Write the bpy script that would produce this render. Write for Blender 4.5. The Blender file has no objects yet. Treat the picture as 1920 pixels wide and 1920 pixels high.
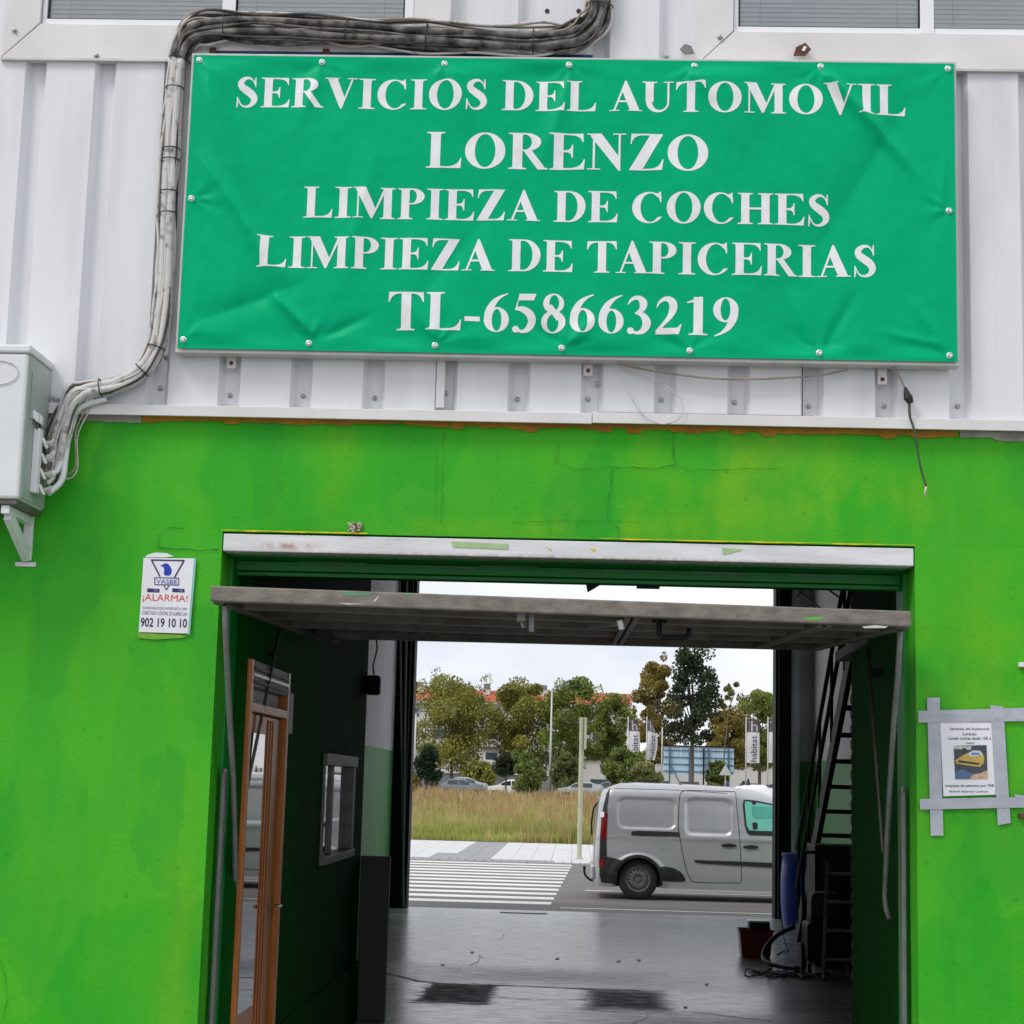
import bpy, bmesh, math, random
from mathutils import Vector, Matrix
from mathutils import noise as mn
random.seed(7)
sc = bpy.context.scene
col = sc.collection
# ---------------------------------------------------------------- camera
FPX, YAW, PIT, ROL = 3320.0, math.radians(2.191), math.radians(8.711), math.radians(1.538)
CAM = Vector((0.0, -7.4, 1.62))
_f = Vector((-math.sin(YAW)*math.cos(PIT), math.cos(YAW)*math.cos(PIT), math.sin(PIT)))
_r = Vector((math.cos(YAW), math.sin(YAW), 0.0)); _u = _r.cross(_f)
RGT = math.cos(ROL)*_r + math.sin(ROL)*_u
UPV = -math.sin(ROL)*_r + math.cos(ROL)*_u
FWD = _f
cd = bpy.data.cameras.new('camera'); cam = bpy.data.objects.new('camera', cd); col.objects.link(cam)
m = Matrix.Identity(4)
for i in range(3):
    m[i][0] = RGT[i]; m[i][1] = UPV[i]; m[i][2] = -FWD[i]; m[i][3] = CAM[i]
cam.matrix_world = m
cd.sensor_width = 36.0; cd.sensor_fit = 'HORIZONTAL'; cd.lens = 36.0*FPX/1920.0
cd.clip_start = 0.1; cd.clip_end = 3000.0
sc.camera = cam
# ---------------------------------------------------------------- sky, sun, exposure
SUN_EL, SUN_AZ = math.radians(50), math.radians(228)      # behind the camera, a little to the left
w = bpy.data.worlds.new('World'); sc.world = w; w.use_nodes = True
nt = w.node_tree; nt.nodes.clear()
out = nt.nodes.new('ShaderNodeOutputWorld')
sky = nt.nodes.new('ShaderNodeTexSky'); sky.sky_type = 'NISHITA'; sky.sun_disc = False
sky.sun_elevation = SUN_EL; sky.sun_rotation = SUN_AZ
bg = nt.nodes.new('ShaderNodeBackground'); bg.inputs[1].default_value = 0.10
nt.links.new(sky.outputs[0], bg.inputs[0])
tc = nt.nodes.new('ShaderNodeTexCoord')
mp = nt.nodes.new('ShaderNodeMapping'); mp.inputs['Scale'].default_value = (1.0, 1.0, 3.2)
nt.links.new(tc.outputs['Generated'], mp.inputs[0])
nz = nt.nodes.new('ShaderNodeTexNoise'); nz.inputs['Scale'].default_value = 3.0; nz.inputs['Detail'].default_value = 7
nz.inputs['Roughness'].default_value = 0.55
nt.links.new(mp.outputs[0], nz.inputs['Vector'])
rp = nt.nodes.new('ShaderNodeValToRGB')
rp.color_ramp.elements[0].position = 0.33; rp.color_ramp.elements[0].color = (0.66, 0.70, 0.82, 1)
rp.color_ramp.elements[1].position = 0.60; rp.color_ramp.elements[1].color = (0.98, 0.985, 1.0, 1)
nt.links.new(nz.outputs[0], rp.inputs[0])
bg2 = nt.nodes.new('ShaderNodeBackground'); bg2.inputs[1].default_value = 1.0
nt.links.new(rp.outputs[0], bg2.inputs[0])
mx = nt.nodes.new('ShaderNodeMixShader'); mx.inputs[0].default_value = 0.93
nt.links.new(bg.outputs[0], mx.inputs[1]); nt.links.new(bg2.outputs[0], mx.inputs[2])
nt.links.new(mx.outputs[0], out.inputs[0])
sl = bpy.data.lights.new('sun', 'SUN'); sl.energy = 1.4; sl.angle = math.radians(18); sl.color = (1.0, 0.97, 0.93)
so = bpy.data.objects.new('sun', sl); col.objects.link(so)
sd = Vector((math.sin(SUN_AZ)*math.cos(SUN_EL), math.cos(SUN_AZ)*math.cos(SUN_EL), math.sin(SUN_EL)))
so.rotation_euler = sd.to_track_quat('Z', 'Y').to_euler(); so.location = (0, -20, 30)
sc.view_settings.view_transform = 'Standard'; sc.view_settings.look = 'None'
sc.view_settings.exposure = 0.2; sc.view_settings.gamma = 1.0; sc.view_settings.use_curve_mapping = False
# ---------------------------------------------------------------- pixel -> place helpers
def ray(x, y): return FWD + (x-960)/FPX*RGT - (y-960)/FPX*UPV
def PY(x, y, Y=0.0): d = ray(x, y); return CAM + d*((Y-CAM.y)/d.y)
def PZ(x, y, Z=0.0): d = ray(x, y); return CAM + d*((Z-CAM.z)/d.z)
def PX(x, y, X): d = ray(x, y); return CAM + d*((X-CAM.x)/d.x)
def lin(r, g, b):
    f = lambda c: (c/255/12.92) if c/255 <= 0.04045 else ((c/255+0.055)/1.055)**2.4
    return (f(r), f(g), f(b))
# ---------------------------------------------------------------- mesh helper
class MB:
    def __init__(s): s.v = []; s.f = []; s.mi = []; s.cur = 0
    def add(s, vs, fs):
        n = len(s.v); s.v += [tuple(p) for p in vs]
        for f in fs: s.f.append(tuple(i+n for i in f)); s.mi.append(s.cur)
        return s
    def box(s, x0, x1, y0, y1, z0, z1):
        vs = [(x, y, z) for z in (z0, z1) for y in (y0, y1) for x in (x0, x1)]
        return s.add(vs, [(0,2,3,1),(4,5,7,6),(0,1,5,4),(1,3,7,5),(3,2,6,7),(2,0,4,6)])
    def bar(s, p, q, wd, ht, up=(0,0,1)):
        p = Vector(p); q = Vector(q); d = (q-p).normalized(); a = d.cross(Vector(up))
        if a.length < 1e-4: a = d.cross(Vector((1,0,0)))
        a.normalize(); b = a.cross(d)
        vs = []
        for c in (p, q):
            for i, j in ((-1,-1),(1,-1),(1,1),(-1,1)): vs.append(c + a*(wd/2*i) + b*(ht/2*j))
        return s.add(vs, [(3,2,1,0),(4,5,6,7),(0,1,5,4),(1,2,6,5),(2,3,7,6),(3,0,4,7)])
    def tube(s, pts, r, n=8, closed=False, cap=True):
        pts = [Vector(p) for p in pts]; N = len(pts); rs = r if isinstance(r, (list, tuple)) else [r]*N
        d0 = (pts[1]-pts[0]).normalized(); a = d0.orthogonal().normalized(); vs = []
        for i, p in enumerate(pts):
            if closed: d = (pts[(i+1) % N]-pts[i-1]).normalized()
            else: d = (pts[min(i+1, N-1)]-pts[max(i-1, 0)]).normalized()
            a = (a - d*a.dot(d)).normalized(); b = d.cross(a)
            for k in range(n):
                t = 2*math.pi*k/n; vs.append(p + (a*math.cos(t)+b*math.sin(t))*rs[i])
        fs = []
        for i in range(N if closed else N-1):
            j = (i+1) % N
            for k in range(n): fs.append((i*n+k, i*n+(k+1) % n, j*n+(k+1) % n, j*n+k))
        if cap and not closed: fs.append(tuple(range(n-1, -1, -1))); fs.append(tuple((N-1)*n+k for k in range(n)))
        return s.add(vs, fs)
    def prism(s, pts, e):           # polygon (3-D points) extruded by vector e
        n = len(pts); e = Vector(e); vs = [Vector(p) for p in pts] + [Vector(p)+e for p in pts]
        fs = [tuple(range(n)), tuple(range(2*n-1, n-1, -1))] + [(i, i+n, (i+1) % n+n, (i+1) % n) for i in range(n)]
        return s.add(vs, fs)
    def lathe(s, c, prof, n=20, axis='z', cap=True):
        c = Vector(c); vs = []
        for (r, h) in prof:
            for k in range(n):
                t = 2*math.pi*k/n; a, b = r*math.cos(t), r*math.sin(t)
                vs.append(c + (Vector((a, b, h)) if axis == 'z' else Vector((a, h, b)) if axis == 'y' else Vector((h, a, b))))
        fs = []
        for i in range(len(prof)-1):
            for k in range(n): fs.append((i*n+k, i*n+(k+1) % n, (i+1)*n+(k+1) % n, (i+1)*n+k))
        if cap: fs.append(tuple(range(n-1, -1, -1))); fs.append(tuple((len(prof)-1)*n+k for k in range(n)))
        return s.add(vs, fs)
    def strip(s, A, B):
        n = len(A); return s.add(list(A)+list(B), [(i, i+1, n+i+1, n+i) for i in range(n-1)])
    def grid(s, nu, nv, fn):
        vs = [fn(i/(nu-1), j/(nv-1)) for j in range(nv) for i in range(nu)]
        return s.add(vs, [(j*nu+i, j*nu+i+1, (j+1)*nu+i+1, (j+1)*nu+i) for j in range(nv-1) for i in range(nu-1)])
    def build(s, name, mat, parent=None, smooth=False, bevel=0, seg=2, fix=True, label=None, autosm=None):
        o0 = Vector((0,0,0)); p = parent
        while p is not None: o0 += p.location; p = p.parent
        me = bpy.data.meshes.new(name)
        me.from_pydata([(a[0]-o0.x, a[1]-o0.y, a[2]-o0.z) for a in s.v], [], s.f)
        for mm in (mat if isinstance(mat, (list, tuple)) else [mat]): me.materials.append(mm)
        if isinstance(mat, (list, tuple)): me.polygons.foreach_set('material_index', s.mi)
        if fix:
            b = bmesh.new(); b.from_mesh(me); bmesh.ops.recalc_face_normals(b, faces=b.faces); b.to_mesh(me); b.free()
        if smooth: me.polygons.foreach_set('use_smooth', [True]*len(me.polygons))
        if autosm: me.set_sharp_from_angle(angle=math.radians(autosm))
        me.update()
        o = bpy.data.objects.new(name, me); col.objects.link(o)
        if parent is not None: o.parent = parent
        if bevel:
            bm_ = o.modifiers.new('bevel', 'BEVEL'); bm_.width = bevel; bm_.segments = seg; bm_.limit_method = 'ANGLE'
        if label: o['label'] = label
        return o
def thing(name, label, cat, loc=(0,0,0), group=None):
    o = bpy.data.objects.new(name, None); o.empty_display_size = 0.1; col.objects.link(o); o.location = loc
    o['label'] = label; o['category'] = cat
    if group: o['group'] = group
    return o
def tag(o, label, cat, group=None):
    o['label'] = label; o['category'] = cat
    if group: o['group'] = group
    return o
def struct(o): o['kind'] = 'structure'; return o
def stuff(o): o['kind'] = 'stuff'; return o
def piece(src, name, loc, parent, rot=None, mat=None):
    o = bpy.data.objects.new(name, src.data if hasattr(src, 'data') else src); col.objects.link(o); o.parent = parent
    o.location = loc
    if rot: o.rotation_euler = rot
    return o
def copy_tree(o, parent=None):
    c = o.copy(); col.objects.link(c); c.parent = parent
    for ch in list(o.children): copy_tree(ch, c)
    return c
# ---------------------------------------------------------------- materials
def M(name, rgb, rough=0.6, metal=0.0, var=0.12, vs=4.0, bump=0.0, bs=60.0, bdist=0.01, spec=0.5, stretch=(1,1,1), rvar=0.1,
      rgb2=None, island=0.0, trans=0.0, lo=0.3, hi=0.7, coat=0.0):
    m = bpy.data.materials.new(name); m.use_nodes = True; n = m.node_tree; L = n.links.new
    b = n.nodes['Principled BSDF']; b.inputs['Metallic'].default_value = metal
    b.inputs['Specular IOR Level'].default_value = spec; b.inputs['Roughness'].default_value = rough
    g = n.nodes.new('ShaderNodeNewGeometry'); mp = n.nodes.new('ShaderNodeMapping'); mp.inputs['Scale'].default_value = stretch
    L(g.outputs['Position'], mp.inputs[0])
    t = n.nodes.new('ShaderNodeTexNoise'); t.inputs['Scale'].default_value = vs; t.inputs['Detail'].default_value = 6
    L(mp.outputs[0], t.inputs['Vector'])
    mr = n.nodes.new('ShaderNodeMapRange'); mr.inputs[1].default_value = lo; mr.inputs[2].default_value = hi; b.inputs['Coat Weight'].default_value = coat; b.inputs['Coat Roughness'].default_value = 0.06
    L(t.outputs[0], mr.inputs[0])
    cm = n.nodes.new('ShaderNodeMix'); cm.data_type = 'RGBA'
    a = tuple(max(0, c*(1-var)) for c in rgb); c2 = rgb2 if rgb2 else tuple(min(1, c*(1+var)) for c in rgb)
    cm.inputs[6].default_value = (*a, 1); cm.inputs[7].default_value = (*c2, 1)
    fac = mr.outputs[0]
    if island:
        ad = n.nodes.new('ShaderNodeMath'); ad.operation = 'MULTIPLY_ADD'; ad.use_clamp = True
        sb = n.nodes.new('ShaderNodeMath'); sb.operation = 'SUBTRACT'; sb.inputs[1].default_value = 0.5
        L(g.outputs['Random Per Island'], sb.inputs[0]); L(sb.outputs[0], ad.inputs[0]); ad.inputs[1].default_value = island
        L(fac, ad.inputs[2]); fac = ad.outputs[0]
    L(fac, cm.inputs[0]); L(cm.outputs[2], b.inputs['Base Color'])
    if rvar:
        r2 = n.nodes.new('ShaderNodeMapRange'); r2.inputs[3].default_value = max(0.02, rough-rvar); r2.inputs[4].default_value = min(1, rough+rvar)
        L(t.outputs[0], r2.inputs[0]); L(r2.outputs[0], b.inputs['Roughness'])
    if bump:
        t2 = n.nodes.new('ShaderNodeTexNoise'); t2.inputs['Scale'].default_value = bs; t2.inputs['Detail'].default_value = 4
        L(mp.outputs[0], t2.inputs['Vector'])
        bp = n.nodes.new('ShaderNodeBump'); bp.inputs['Strength'].default_value = bump; bp.inputs['Distance'].default_value = bdist
        L(t2.outputs[0], bp.inputs['Height']); L(bp.outputs[0], b.inputs['Normal'])
    if trans:
        tr = n.nodes.new('ShaderNodeBsdfTranslucent'); L(cm.outputs[2], tr.inputs[0])
        ms = n.nodes.new('ShaderNodeMixShader'); ms.inputs[0].default_value = trans
        L(b.outputs[0], ms.inputs[1]); L(tr.outputs[0], ms.inputs[2]); L(ms.outputs[0], n.nodes['Material Output'].inputs[0])
    return m
def glass(name, tint=(0.9,0.95,0.95), amt=0.85, rough=0.02):
    m = bpy.data.materials.new(name); m.use_nodes = True; n = m.node_tree; n.nodes.clear(); L = n.links.new
    o = n.nodes.new('ShaderNodeOutputMaterial'); t = n.nodes.new('ShaderNodeBsdfTransparent'); t.inputs[0].default_value = (*tint, 1)
    g = n.nodes.new('ShaderNodeBsdfGlossy'); g.inputs['Roughness'].default_value = rough
    fr = n.nodes.new('ShaderNodeFresnel'); fr.inputs[0].default_value = 1.5
    mu = n.nodes.new('ShaderNodeMath'); mu.operation = 'MULTIPLY_ADD'; mu.inputs[1].default_value = 1.6; mu.inputs[2].default_value = 1-amt; mu.use_clamp = True
    L(fr.outputs[0], mu.inputs[0])
    x = n.nodes.new('ShaderNodeMixShader'); L(mu.outputs[0], x.inputs[0]); L(t.outputs[0], x.inputs[1]); L(g.outputs[0], x.inputs[2])
    L(x.outputs[0], o.inputs[0]); return m
def nodes(m): return m.node_tree, m.node_tree.nodes, m.node_tree.links.new

def green_wall_mat():
    m = bpy.data.materials.new('green_wall_paint'); m.use_nodes = True; n = m.node_tree; L = n.links.new
    b = n.nodes['Principled BSDF']; b.inputs['Roughness'].default_value = 0.62; b.inputs['Specular IOR Level'].default_value = 0.25
    g = n.nodes.new('ShaderNodeNewGeometry'); P = g.outputs['Position']
    def noise(scale, det=4, st=(1,1,1), rough=0.5):
        mp = n.nodes.new('ShaderNodeMapping'); mp.inputs['Scale'].default_value = st; L(P, mp.inputs[0])
        t = n.nodes.new('ShaderNodeTexNoise'); t.inputs['Scale'].default_value = scale; t.inputs['Detail'].default_value = det
        t.inputs['Roughness'].default_value = rough
        L(mp.outputs[0], t.inputs['Vector']); return t.outputs[0]
    def mr(x, a, b_, c=0, d=1):
        k = n.nodes.new('ShaderNodeMapRange'); k.inputs[1].default_value = a; k.inputs[2].default_value = b_
        k.inputs[3].default_value = c; k.inputs[4].default_value = d; L(x, k.inputs[0]); return k.outputs[0]
    def mix(f, a, c):
        k = n.nodes.new('ShaderNodeMix'); k.data_type = 'RGBA'
        if isinstance(f, float): k.inputs[0].default_value = f
        else: L(f, k.inputs[0])
        for i, q in ((6, a), (7, c)):
            if isinstance(q, tuple): k.inputs[i].default_value = (*q, 1)
            else: L(q, k.inputs[i])
        return k.outputs[2]
    def mul(a, c):
        k = n.nodes.new('ShaderNodeMath'); k.operation = 'MULTIPLY'; L(a, k.inputs[0])
        if isinstance(c, float): k.inputs[1].default_value = c
        else: L(c, k.inputs[1])
        return k.outputs[0]
    def blocks(scale, st, warp, seed):          # roller-width rectangles of paint
        mp = n.nodes.new('ShaderNodeMapping'); mp.inputs['Scale'].default_value = st; mp.inputs['Location'].default_value = (seed, 0, seed*1.7); L(P, mp.inputs[0])
        nzz = n.nodes.new('ShaderNodeTexNoise'); nzz.inputs['Scale'].default_value = 7; nzz.inputs['Detail'].default_value = 3; L(P, nzz.inputs['Vector'])
        vm = n.nodes.new('ShaderNodeVectorMath'); vm.operation = 'MULTIPLY_ADD'; L(nzz.outputs['Color'], vm.inputs[0]); vm.inputs[1].default_value = (warp,)*3; L(mp.outputs[0], vm.inputs[2])
        v = n.nodes.new('ShaderNodeTexVoronoi'); v.distance = 'CHEBYCHEV'; v.inputs['Scale'].default_value = scale; v.feature = 'SMOOTH_F1'
        v.inputs['Smoothness'].default_value = 0.12
        L(vm.outputs[0], v.inputs['Vector'])
        s = n.nodes.new('ShaderNodeSeparateColor'); L(v.outputs['Color'], s.inputs[0]); return s.outputs[0]
    c = mix(mr(noise(1.1), 0.35, 0.65), lin(44,166,30), lin(54,176,27))
    c = mix(mul(mr(blocks(2.1, (1,1,0.55), 0.10, 1.3), 0.35, 0.9), 0.5), c, lin(84,184,34))
    c = mix(mul(mr(blocks(3.1, (1.5,1,0.6), 0.12, 5.1), 0.55, 0.9), 0.4), c, lin(32,152,38))
    c = mix(mul(mr(noise(3.2, 6, (1,1,0.6), 0.65), 0.45, 0.75), 0.4), c, lin(92,182,32))
    # older yellow coat showing through over the doorway
    for (px, pz, rx, rz, s) in ((0.62,2.98,0.55,0.32,0.75),(1.15,2.78,0.42,0.2,0.9),(0.25,2.72,0.45,0.1,0.8),(-1.05,2.98,0.12,0.25,0.5),(-0.35,2.68,0.7,0.05,0.5),(1.75,2.1,0.25,0.6,0.5),(-1.6,0.8,0.1,0.9,0.45),(1.44,1.9,0.05,0.7,0.55)):
        sx = n.nodes.new('ShaderNodeVectorMath'); sx.operation = 'SUBTRACT'; L(P, sx.inputs[0]); sx.inputs[1].default_value = (px, 0, pz)
        s2 = n.nodes.new('ShaderNodeVectorMath'); s2.operation = 'MULTIPLY'; L(sx.outputs[0], s2.inputs[0]); s2.inputs[1].default_value = (1/rx, 0, 1/rz)
        ln = n.nodes.new('ShaderNodeVectorMath'); ln.operation = 'LENGTH'; L(s2.outputs[0], ln.inputs[0])
        c = mix(mul(mul(mr(ln.outputs['Value'], 1.25, 0.2), mr(noise(3.4, 5, (1,1,0.7), 0.6), 0.42, 0.62)), s*0.62), c, lin(140,186,14))
    c = mix(mul(mr(noise(28, 3), 0.62, 0.75), 0.35), c, lin(34,128,26))
    c = mix(mul(mr(noise(0.7, 3, (3,1,0.4)), 0.6, 0.75), 0.10), c, lin(30,130,30))
    c = mix(mul(mr(noise(16, 4, (1,1,0.09), 0.6), 0.5, 0.75), 0.16), c, lin(80,184,44))      # roller lines
    c = mix(mul(mr(noise(12, 4, (1,1,0.12), 0.6), 0.54, 0.75), 0.18), c, lin(32,142,30))
    c = mix(mul(mr(noise(5, 7, (0.6,1,1), 0.75), 0.60, 0.74), 0.25), c, lin(110,165,80))   # chalky scuffs
    L(c, b.inputs['Base Color'])
    bp = n.nodes.new('ShaderNodeBump'); bp.inputs['Strength'].default_value = 0.28; bp.inputs['Distance'].default_value = 0.006
    ad = n.nodes.new('ShaderNodeMath'); ad.operation = 'MULTIPLY_ADD'; L(noise(9, 5, (1,1,1), 0.6), ad.inputs[0]); ad.inputs[1].default_value = 1.6; L(noise(75, 3), ad.inputs[2])
    L(ad.outputs[0], bp.inputs['Height']); L(bp.outputs[0], b.inputs['Normal'])
    return m
MT = {}
MT['green'] = green_wall_mat()
MT['white_clad'] = M('white_painted_sheet', (0.71,0.72,0.745), 0.5, spec=0.2, var=0.06, vs=3.0, rgb2=(0.755,0.765,0.785), bump=0.04, bs=14, stretch=(2.5,2.5,0.35), lo=0.32, hi=0.55)
MT['trim'] = M('white_trim', (0.72,0.70,0.69), 0.45, var=0.08, vs=3.0, bump=0.05, bs=20)
MT['alu'] = M('aluminium_frame', (0.56,0.54,0.52), 0.42, metal=0.35, var=0.12, vs=9)
MT['pvc'] = M('window_frame_white', (0.84,0.84,0.87), 0.3, var=0.03)
MT['blind'] = M('blind_slat', (0.84,0.86,0.86), 0.5, var=0.06, vs=6)
MT['glass'] = glass('window_glass', (0.93,0.95,0.96), 0.97)
MT['glass_d'] = glass('dark_reflecting_glass', (0.55,0.6,0.6), 0.9)
MT['screw'] = M('zinc_screw', (0.38,0.38,0.39), 0.4, metal=0.7, var=0.3, vs=30)
MT['eyelet'] = M('galvanised_washer', (0.72,0.74,0.75), 0.35, metal=0.4, var=0.15, vs=40)
MT['banner'] = M('green_banner_vinyl', lin(0,172,118), 0.38, spec=0.06, var=0.03, vs=3, bump=0.03, bs=300, bdist=0.001)
MT['letter'] = M('white_print', (0.82,0.82,0.83), 0.5, spec=0.1, var=0.02)
MT['blue'] = M('old_blue_board', lin(24,60,110), 0.6, var=0.3, vs=8)
MT['rust'] = M('rusty_steel', lin(92,58,44), 0.8, var=0.4, vs=30, bump=0.2, bs=80)
MT['cable_grey'] = M('grey_cable_sheath', (0.24,0.23,0.22), 0.6, var=0.35, vs=22, rgb2=(0.58,0.565,0.54), lo=0.28, hi=0.44)
MT['cable_dirty'] = M('weathered_cable_sheath', (0.06,0.055,0.05), 0.75, var=0.5, vs=16, rgb2=(0.27,0.255,0.24), lo=0.40, hi=0.72, bump=0.3, bs=70)
MT['cable_black'] = M('old_black_cable', (0.035,0.033,0.03), 0.7, var=0.4, vs=9, rgb2=(0.12,0.11,0.10))
MT['cable_tan'] = M('tan_cable', (0.34,0.28,0.22), 0.6, var=0.3, vs=12)
MT['black'] = M('black_rubber', (0.018,0.018,0.019), 0.6, var=0.3, vs=20)
MT['unit'] = M('cabinet_enamel', (0.70,0.72,0.72), 0.45, var=0.08, vs=2.5, bump=0.03, bs=30)
MT['unit_shade'] = M('cabinet_enamel_shaded', (0.37,0.42,0.40), 0.5, var=0.1, vs=3)  # casing enamel again, with the side face's shade put into its colour
MT['brass'] = M('white_brass_valve', (0.62,0.61,0.58), 0.35, metal=0.5, var=0.2, vs=40)
MT['ochre'] = M('old_ochre_paint', lin(168,116,22), 0.7, var=0.25, vs=12, bump=0.3, bs=50)
MT['yellow_line'] = M('old_yellow_paint', lin(222,200,10), 0.7, var=0.25, vs=14)
MT['crack'] = M('crack_shadow', (0.025,0.10,0.02), 0.95, var=0.4, vs=30)
MT['lintel'] = M('worn_white_beam', (0.74,0.74,0.75), 0.55, var=0.12, vs=6, stretch=(0.5,1,3), bump=0.1, bs=30)
MT['stain'] = M('rust_stain', lin(190,150,120), 0.8, var=0.25, vs=10)
MT['frame_green'] = M('green_door_frame', lin(10,140,52), 0.45, var=0.16, vs=7, bump=0.08, bs=40)
MT['steel'] = M('grimy_galvanised_steel', (0.135,0.12,0.10), 0.55, metal=0.25, var=0.35, vs=9, bump=0.15, bs=60)
MT['steel_bar'] = M('worn_grey_edge_bar', (0.20,0.175,0.15), 0.6, metal=0.15, var=0.35, vs=12, bump=0.2, bs=50, stretch=(1,1,2))
MT['rod'] = M('galvanised_rod', (0.21,0.21,0.205), 0.5, metal=0.4, var=0.2, vs=15)
MT['dark'] = M('dark_metal', (0.008,0.008,0.011), 0.6, spec=0.2, var=0.3)
MT['in_green'] = M('shaded_hall_green_paint', lin(14,74,20), 0.8, spec=0.06, rvar=0.05, var=0.25, vs=3, bump=0.1, bs=30)  # indoor shade put into the colour, far darker than the outside green
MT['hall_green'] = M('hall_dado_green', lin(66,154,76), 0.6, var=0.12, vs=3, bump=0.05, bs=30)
MT['hall_white'] = M('hall_white_paint', (0.68,0.68,0.69), 0.7, var=0.12, vs=2, bump=0.05, bs=30)
MT['in_dark'] = M('dark_hall_shade', (0.05,0.05,0.05), 0.8, var=0.25, vs=2)  # darkness of the unlit interior put into the base colour
MT['grey_panel'] = M('grey_panel', (0.05,0.05,0.052), 0.5, var=0.15)
MT['wood'] = M('varnished_wood', lin(176,104,40), 0.32, var=0.3, vs=9, stretch=(6,6,0.4), bump=0.05, bs=30)
MT['brasshandle'] = M('brass_handle', (0.25,0.17,0.07), 0.35, metal=0.8)
MT['paper'] = M('white_paper', (0.82,0.82,0.85), 0.6, var=0.03, vs=20)
MT['tape'] = M('grey_duct_tape', (0.42,0.44,0.50), 0.42, var=0.12, vs=12, bump=0.3, bs=35)
MT['navy'] = M('navy_print', lin(30,36,96), 0.5, var=0.05)
MT['royal'] = M('royal_blue_print', lin(20,54,180), 0.5, var=0.05)
MT['red_p'] = M('red_print', lin(214,74,62), 0.5, var=0.05)
MT['violet_p'] = M('violet_print', lin(104,100,150), 0.5, var=0.05)
MT['txtgrey'] = M('dark_print', (0.10,0.13,0.18), 0.6, var=0.05)
# ================================================================ ground sheets
def ground_z(Y):
    if Y < 46: return -0.34
    return -0.2+0.6*min(1.0, (Y-46)/103.0)
MT['soil'] = M('dry_soil', (0.20,0.16,0.10), 0.9, var=0.3, vs=0.6, bump=0.3, bs=6)
MT['concrete'] = M('forecourt_concrete', (0.26,0.26,0.25), 0.8, var=0.15, vs=1.2, bump=0.1, bs=30)
g = MB()
ys = [-150, -60, 0, 20, 45.9, 46.1, 60, 80, 100, 125, 150, 300, 900]
xs = [-900, -300, -100, -40, 0, 40, 100, 300, 900]
g.add([(x, y, ground_z(y)) for y in ys for x in xs], [(j*9+i, j*9+i+1, (j+1)*9+i+1, (j+1)*9+i) for j in range(len(ys)-1) for i in range(8)])
struct(g.build('ground', MT['soil']))
struct(MB().box(-30, 30, -40, -0.0, -0.2, 0.0).build('forecourt', MT['concrete']))
# ================================================================ garage building
XL, XR = -1.51, 1.407           # doorway
ZT = 2.645                      # top of the recess that takes the white beam
bld = thing('garage_building', 'garage with lime green painted wall below and white ribbed metal cladding above', 'building', (0, 0, 0))
# front wall as one sheet with opening and reveals
fx0, fx1 = -6.0, 6.0; TH = 0.36
wv = MB()
def wallseg(x0, x1, z0, z1, nx, nz):
    wv.grid(nx, nz, lambda u, v: (x0+(x1-x0)*u, 0.004*mn.noise(Vector(((x0+(x1-x0)*u)*1.3, 0, (z0+(z1-z0)*v)*1.3))) if 0 < u < 1 and 0 < v < 1 else 0, z0+(z1-z0)*v))
wallseg(fx0, XL, 0, ZT, 40, 30); wallseg(XR, fx1, 0, ZT, 40, 30); wallseg(fx0, XL, ZT, 3.168, 40, 10); wallseg(XR, fx1, ZT, 3.168, 40, 10); wallseg(XL, XR, ZT, 3.168, 40, 10)
# reveals (slightly wobbly arrises)
for X in (XL, XR):
    wv.grid(3, 20, lambda u, v: (X + (0.006*mn.noise(Vector((X, u, v*9))) if u > 0 else 0), TH*u*0.6, ZT*v))
wv.grid(20, 3, lambda u, v: (XL+(XR-XL)*u, TH*0.6*v, ZT))
wv.add([(fx0,TH,0),(XL-0.1,TH,0),(XL-0.1,TH,3.2),(fx0,TH,3.2),(XR+0.1,TH,0),(fx1,TH,0),(fx1,TH,3.2),(XR+0.1,TH,3.2),(XL-0.1,TH,ZT),(XR+0.1,TH,ZT)],
       [(0,1,2,3),(4,5,6,7),(8,9,7,2)])
wv.build('front_wall', MT['green'], bld, smooth=True, fix=False, autosm=40)
def stain_on(m, cx, cz, rx, rz, rgb, amt=0.8):       # an old rust stain with its own outline
    n, N, L = nodes(m); b = N['Principled BSDF']; src = b.inputs['Base Color'].links[0].from_socket
    g = N.new('ShaderNodeNewGeometry')
    a = N.new('ShaderNodeVectorMath'); a.operation = 'SUBTRACT'; L(g.outputs['Position'], a.inputs[0]); a.inputs[1].default_value = (cx, 0, cz)
    c = N.new('ShaderNodeVectorMath'); c.operation = 'MULTIPLY'; L(a.outputs[0], c.inputs[0]); c.inputs[1].default_value = (1/rx, 0, 1/rz)
    l = N.new('ShaderNodeVectorMath'); l.operation = 'LENGTH'; L(c.outputs[0], l.inputs[0])
    t = N.new('ShaderNodeTexNoise'); t.inputs['Scale'].default_value = 30; t.inputs['Detail'].default_value = 6; L(g.outputs['Position'], t.inputs['Vector'])
    r = N.new('ShaderNodeMapRange'); r.inputs[1].default_value = 1.2; r.inputs[2].default_value = 0.1; L(l.outputs['Value'], r.inputs[0])
    r2 = N.new('ShaderNodeMapRange'); r2.inputs[1].default_value = 0.35; r2.inputs[2].default_value = 0.65; r2.inputs[4].default_value = amt; L(t.outputs[0], r2.inputs[0])
    mu = N.new('ShaderNodeMath'); mu.operation = 'MULTIPLY'; L(r.outputs[0], mu.inputs[0]); L(r2.outputs[0], mu.inputs[1])
    k = N.new('ShaderNodeMix'); k.data_type = 'RGBA'; L(mu.outputs[0], k.inputs[0]); L(src, k.inputs[6]); k.inputs[7].default_value = (*rgb, 1); L(k.outputs[2], b.inputs['Base Color'])
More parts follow.
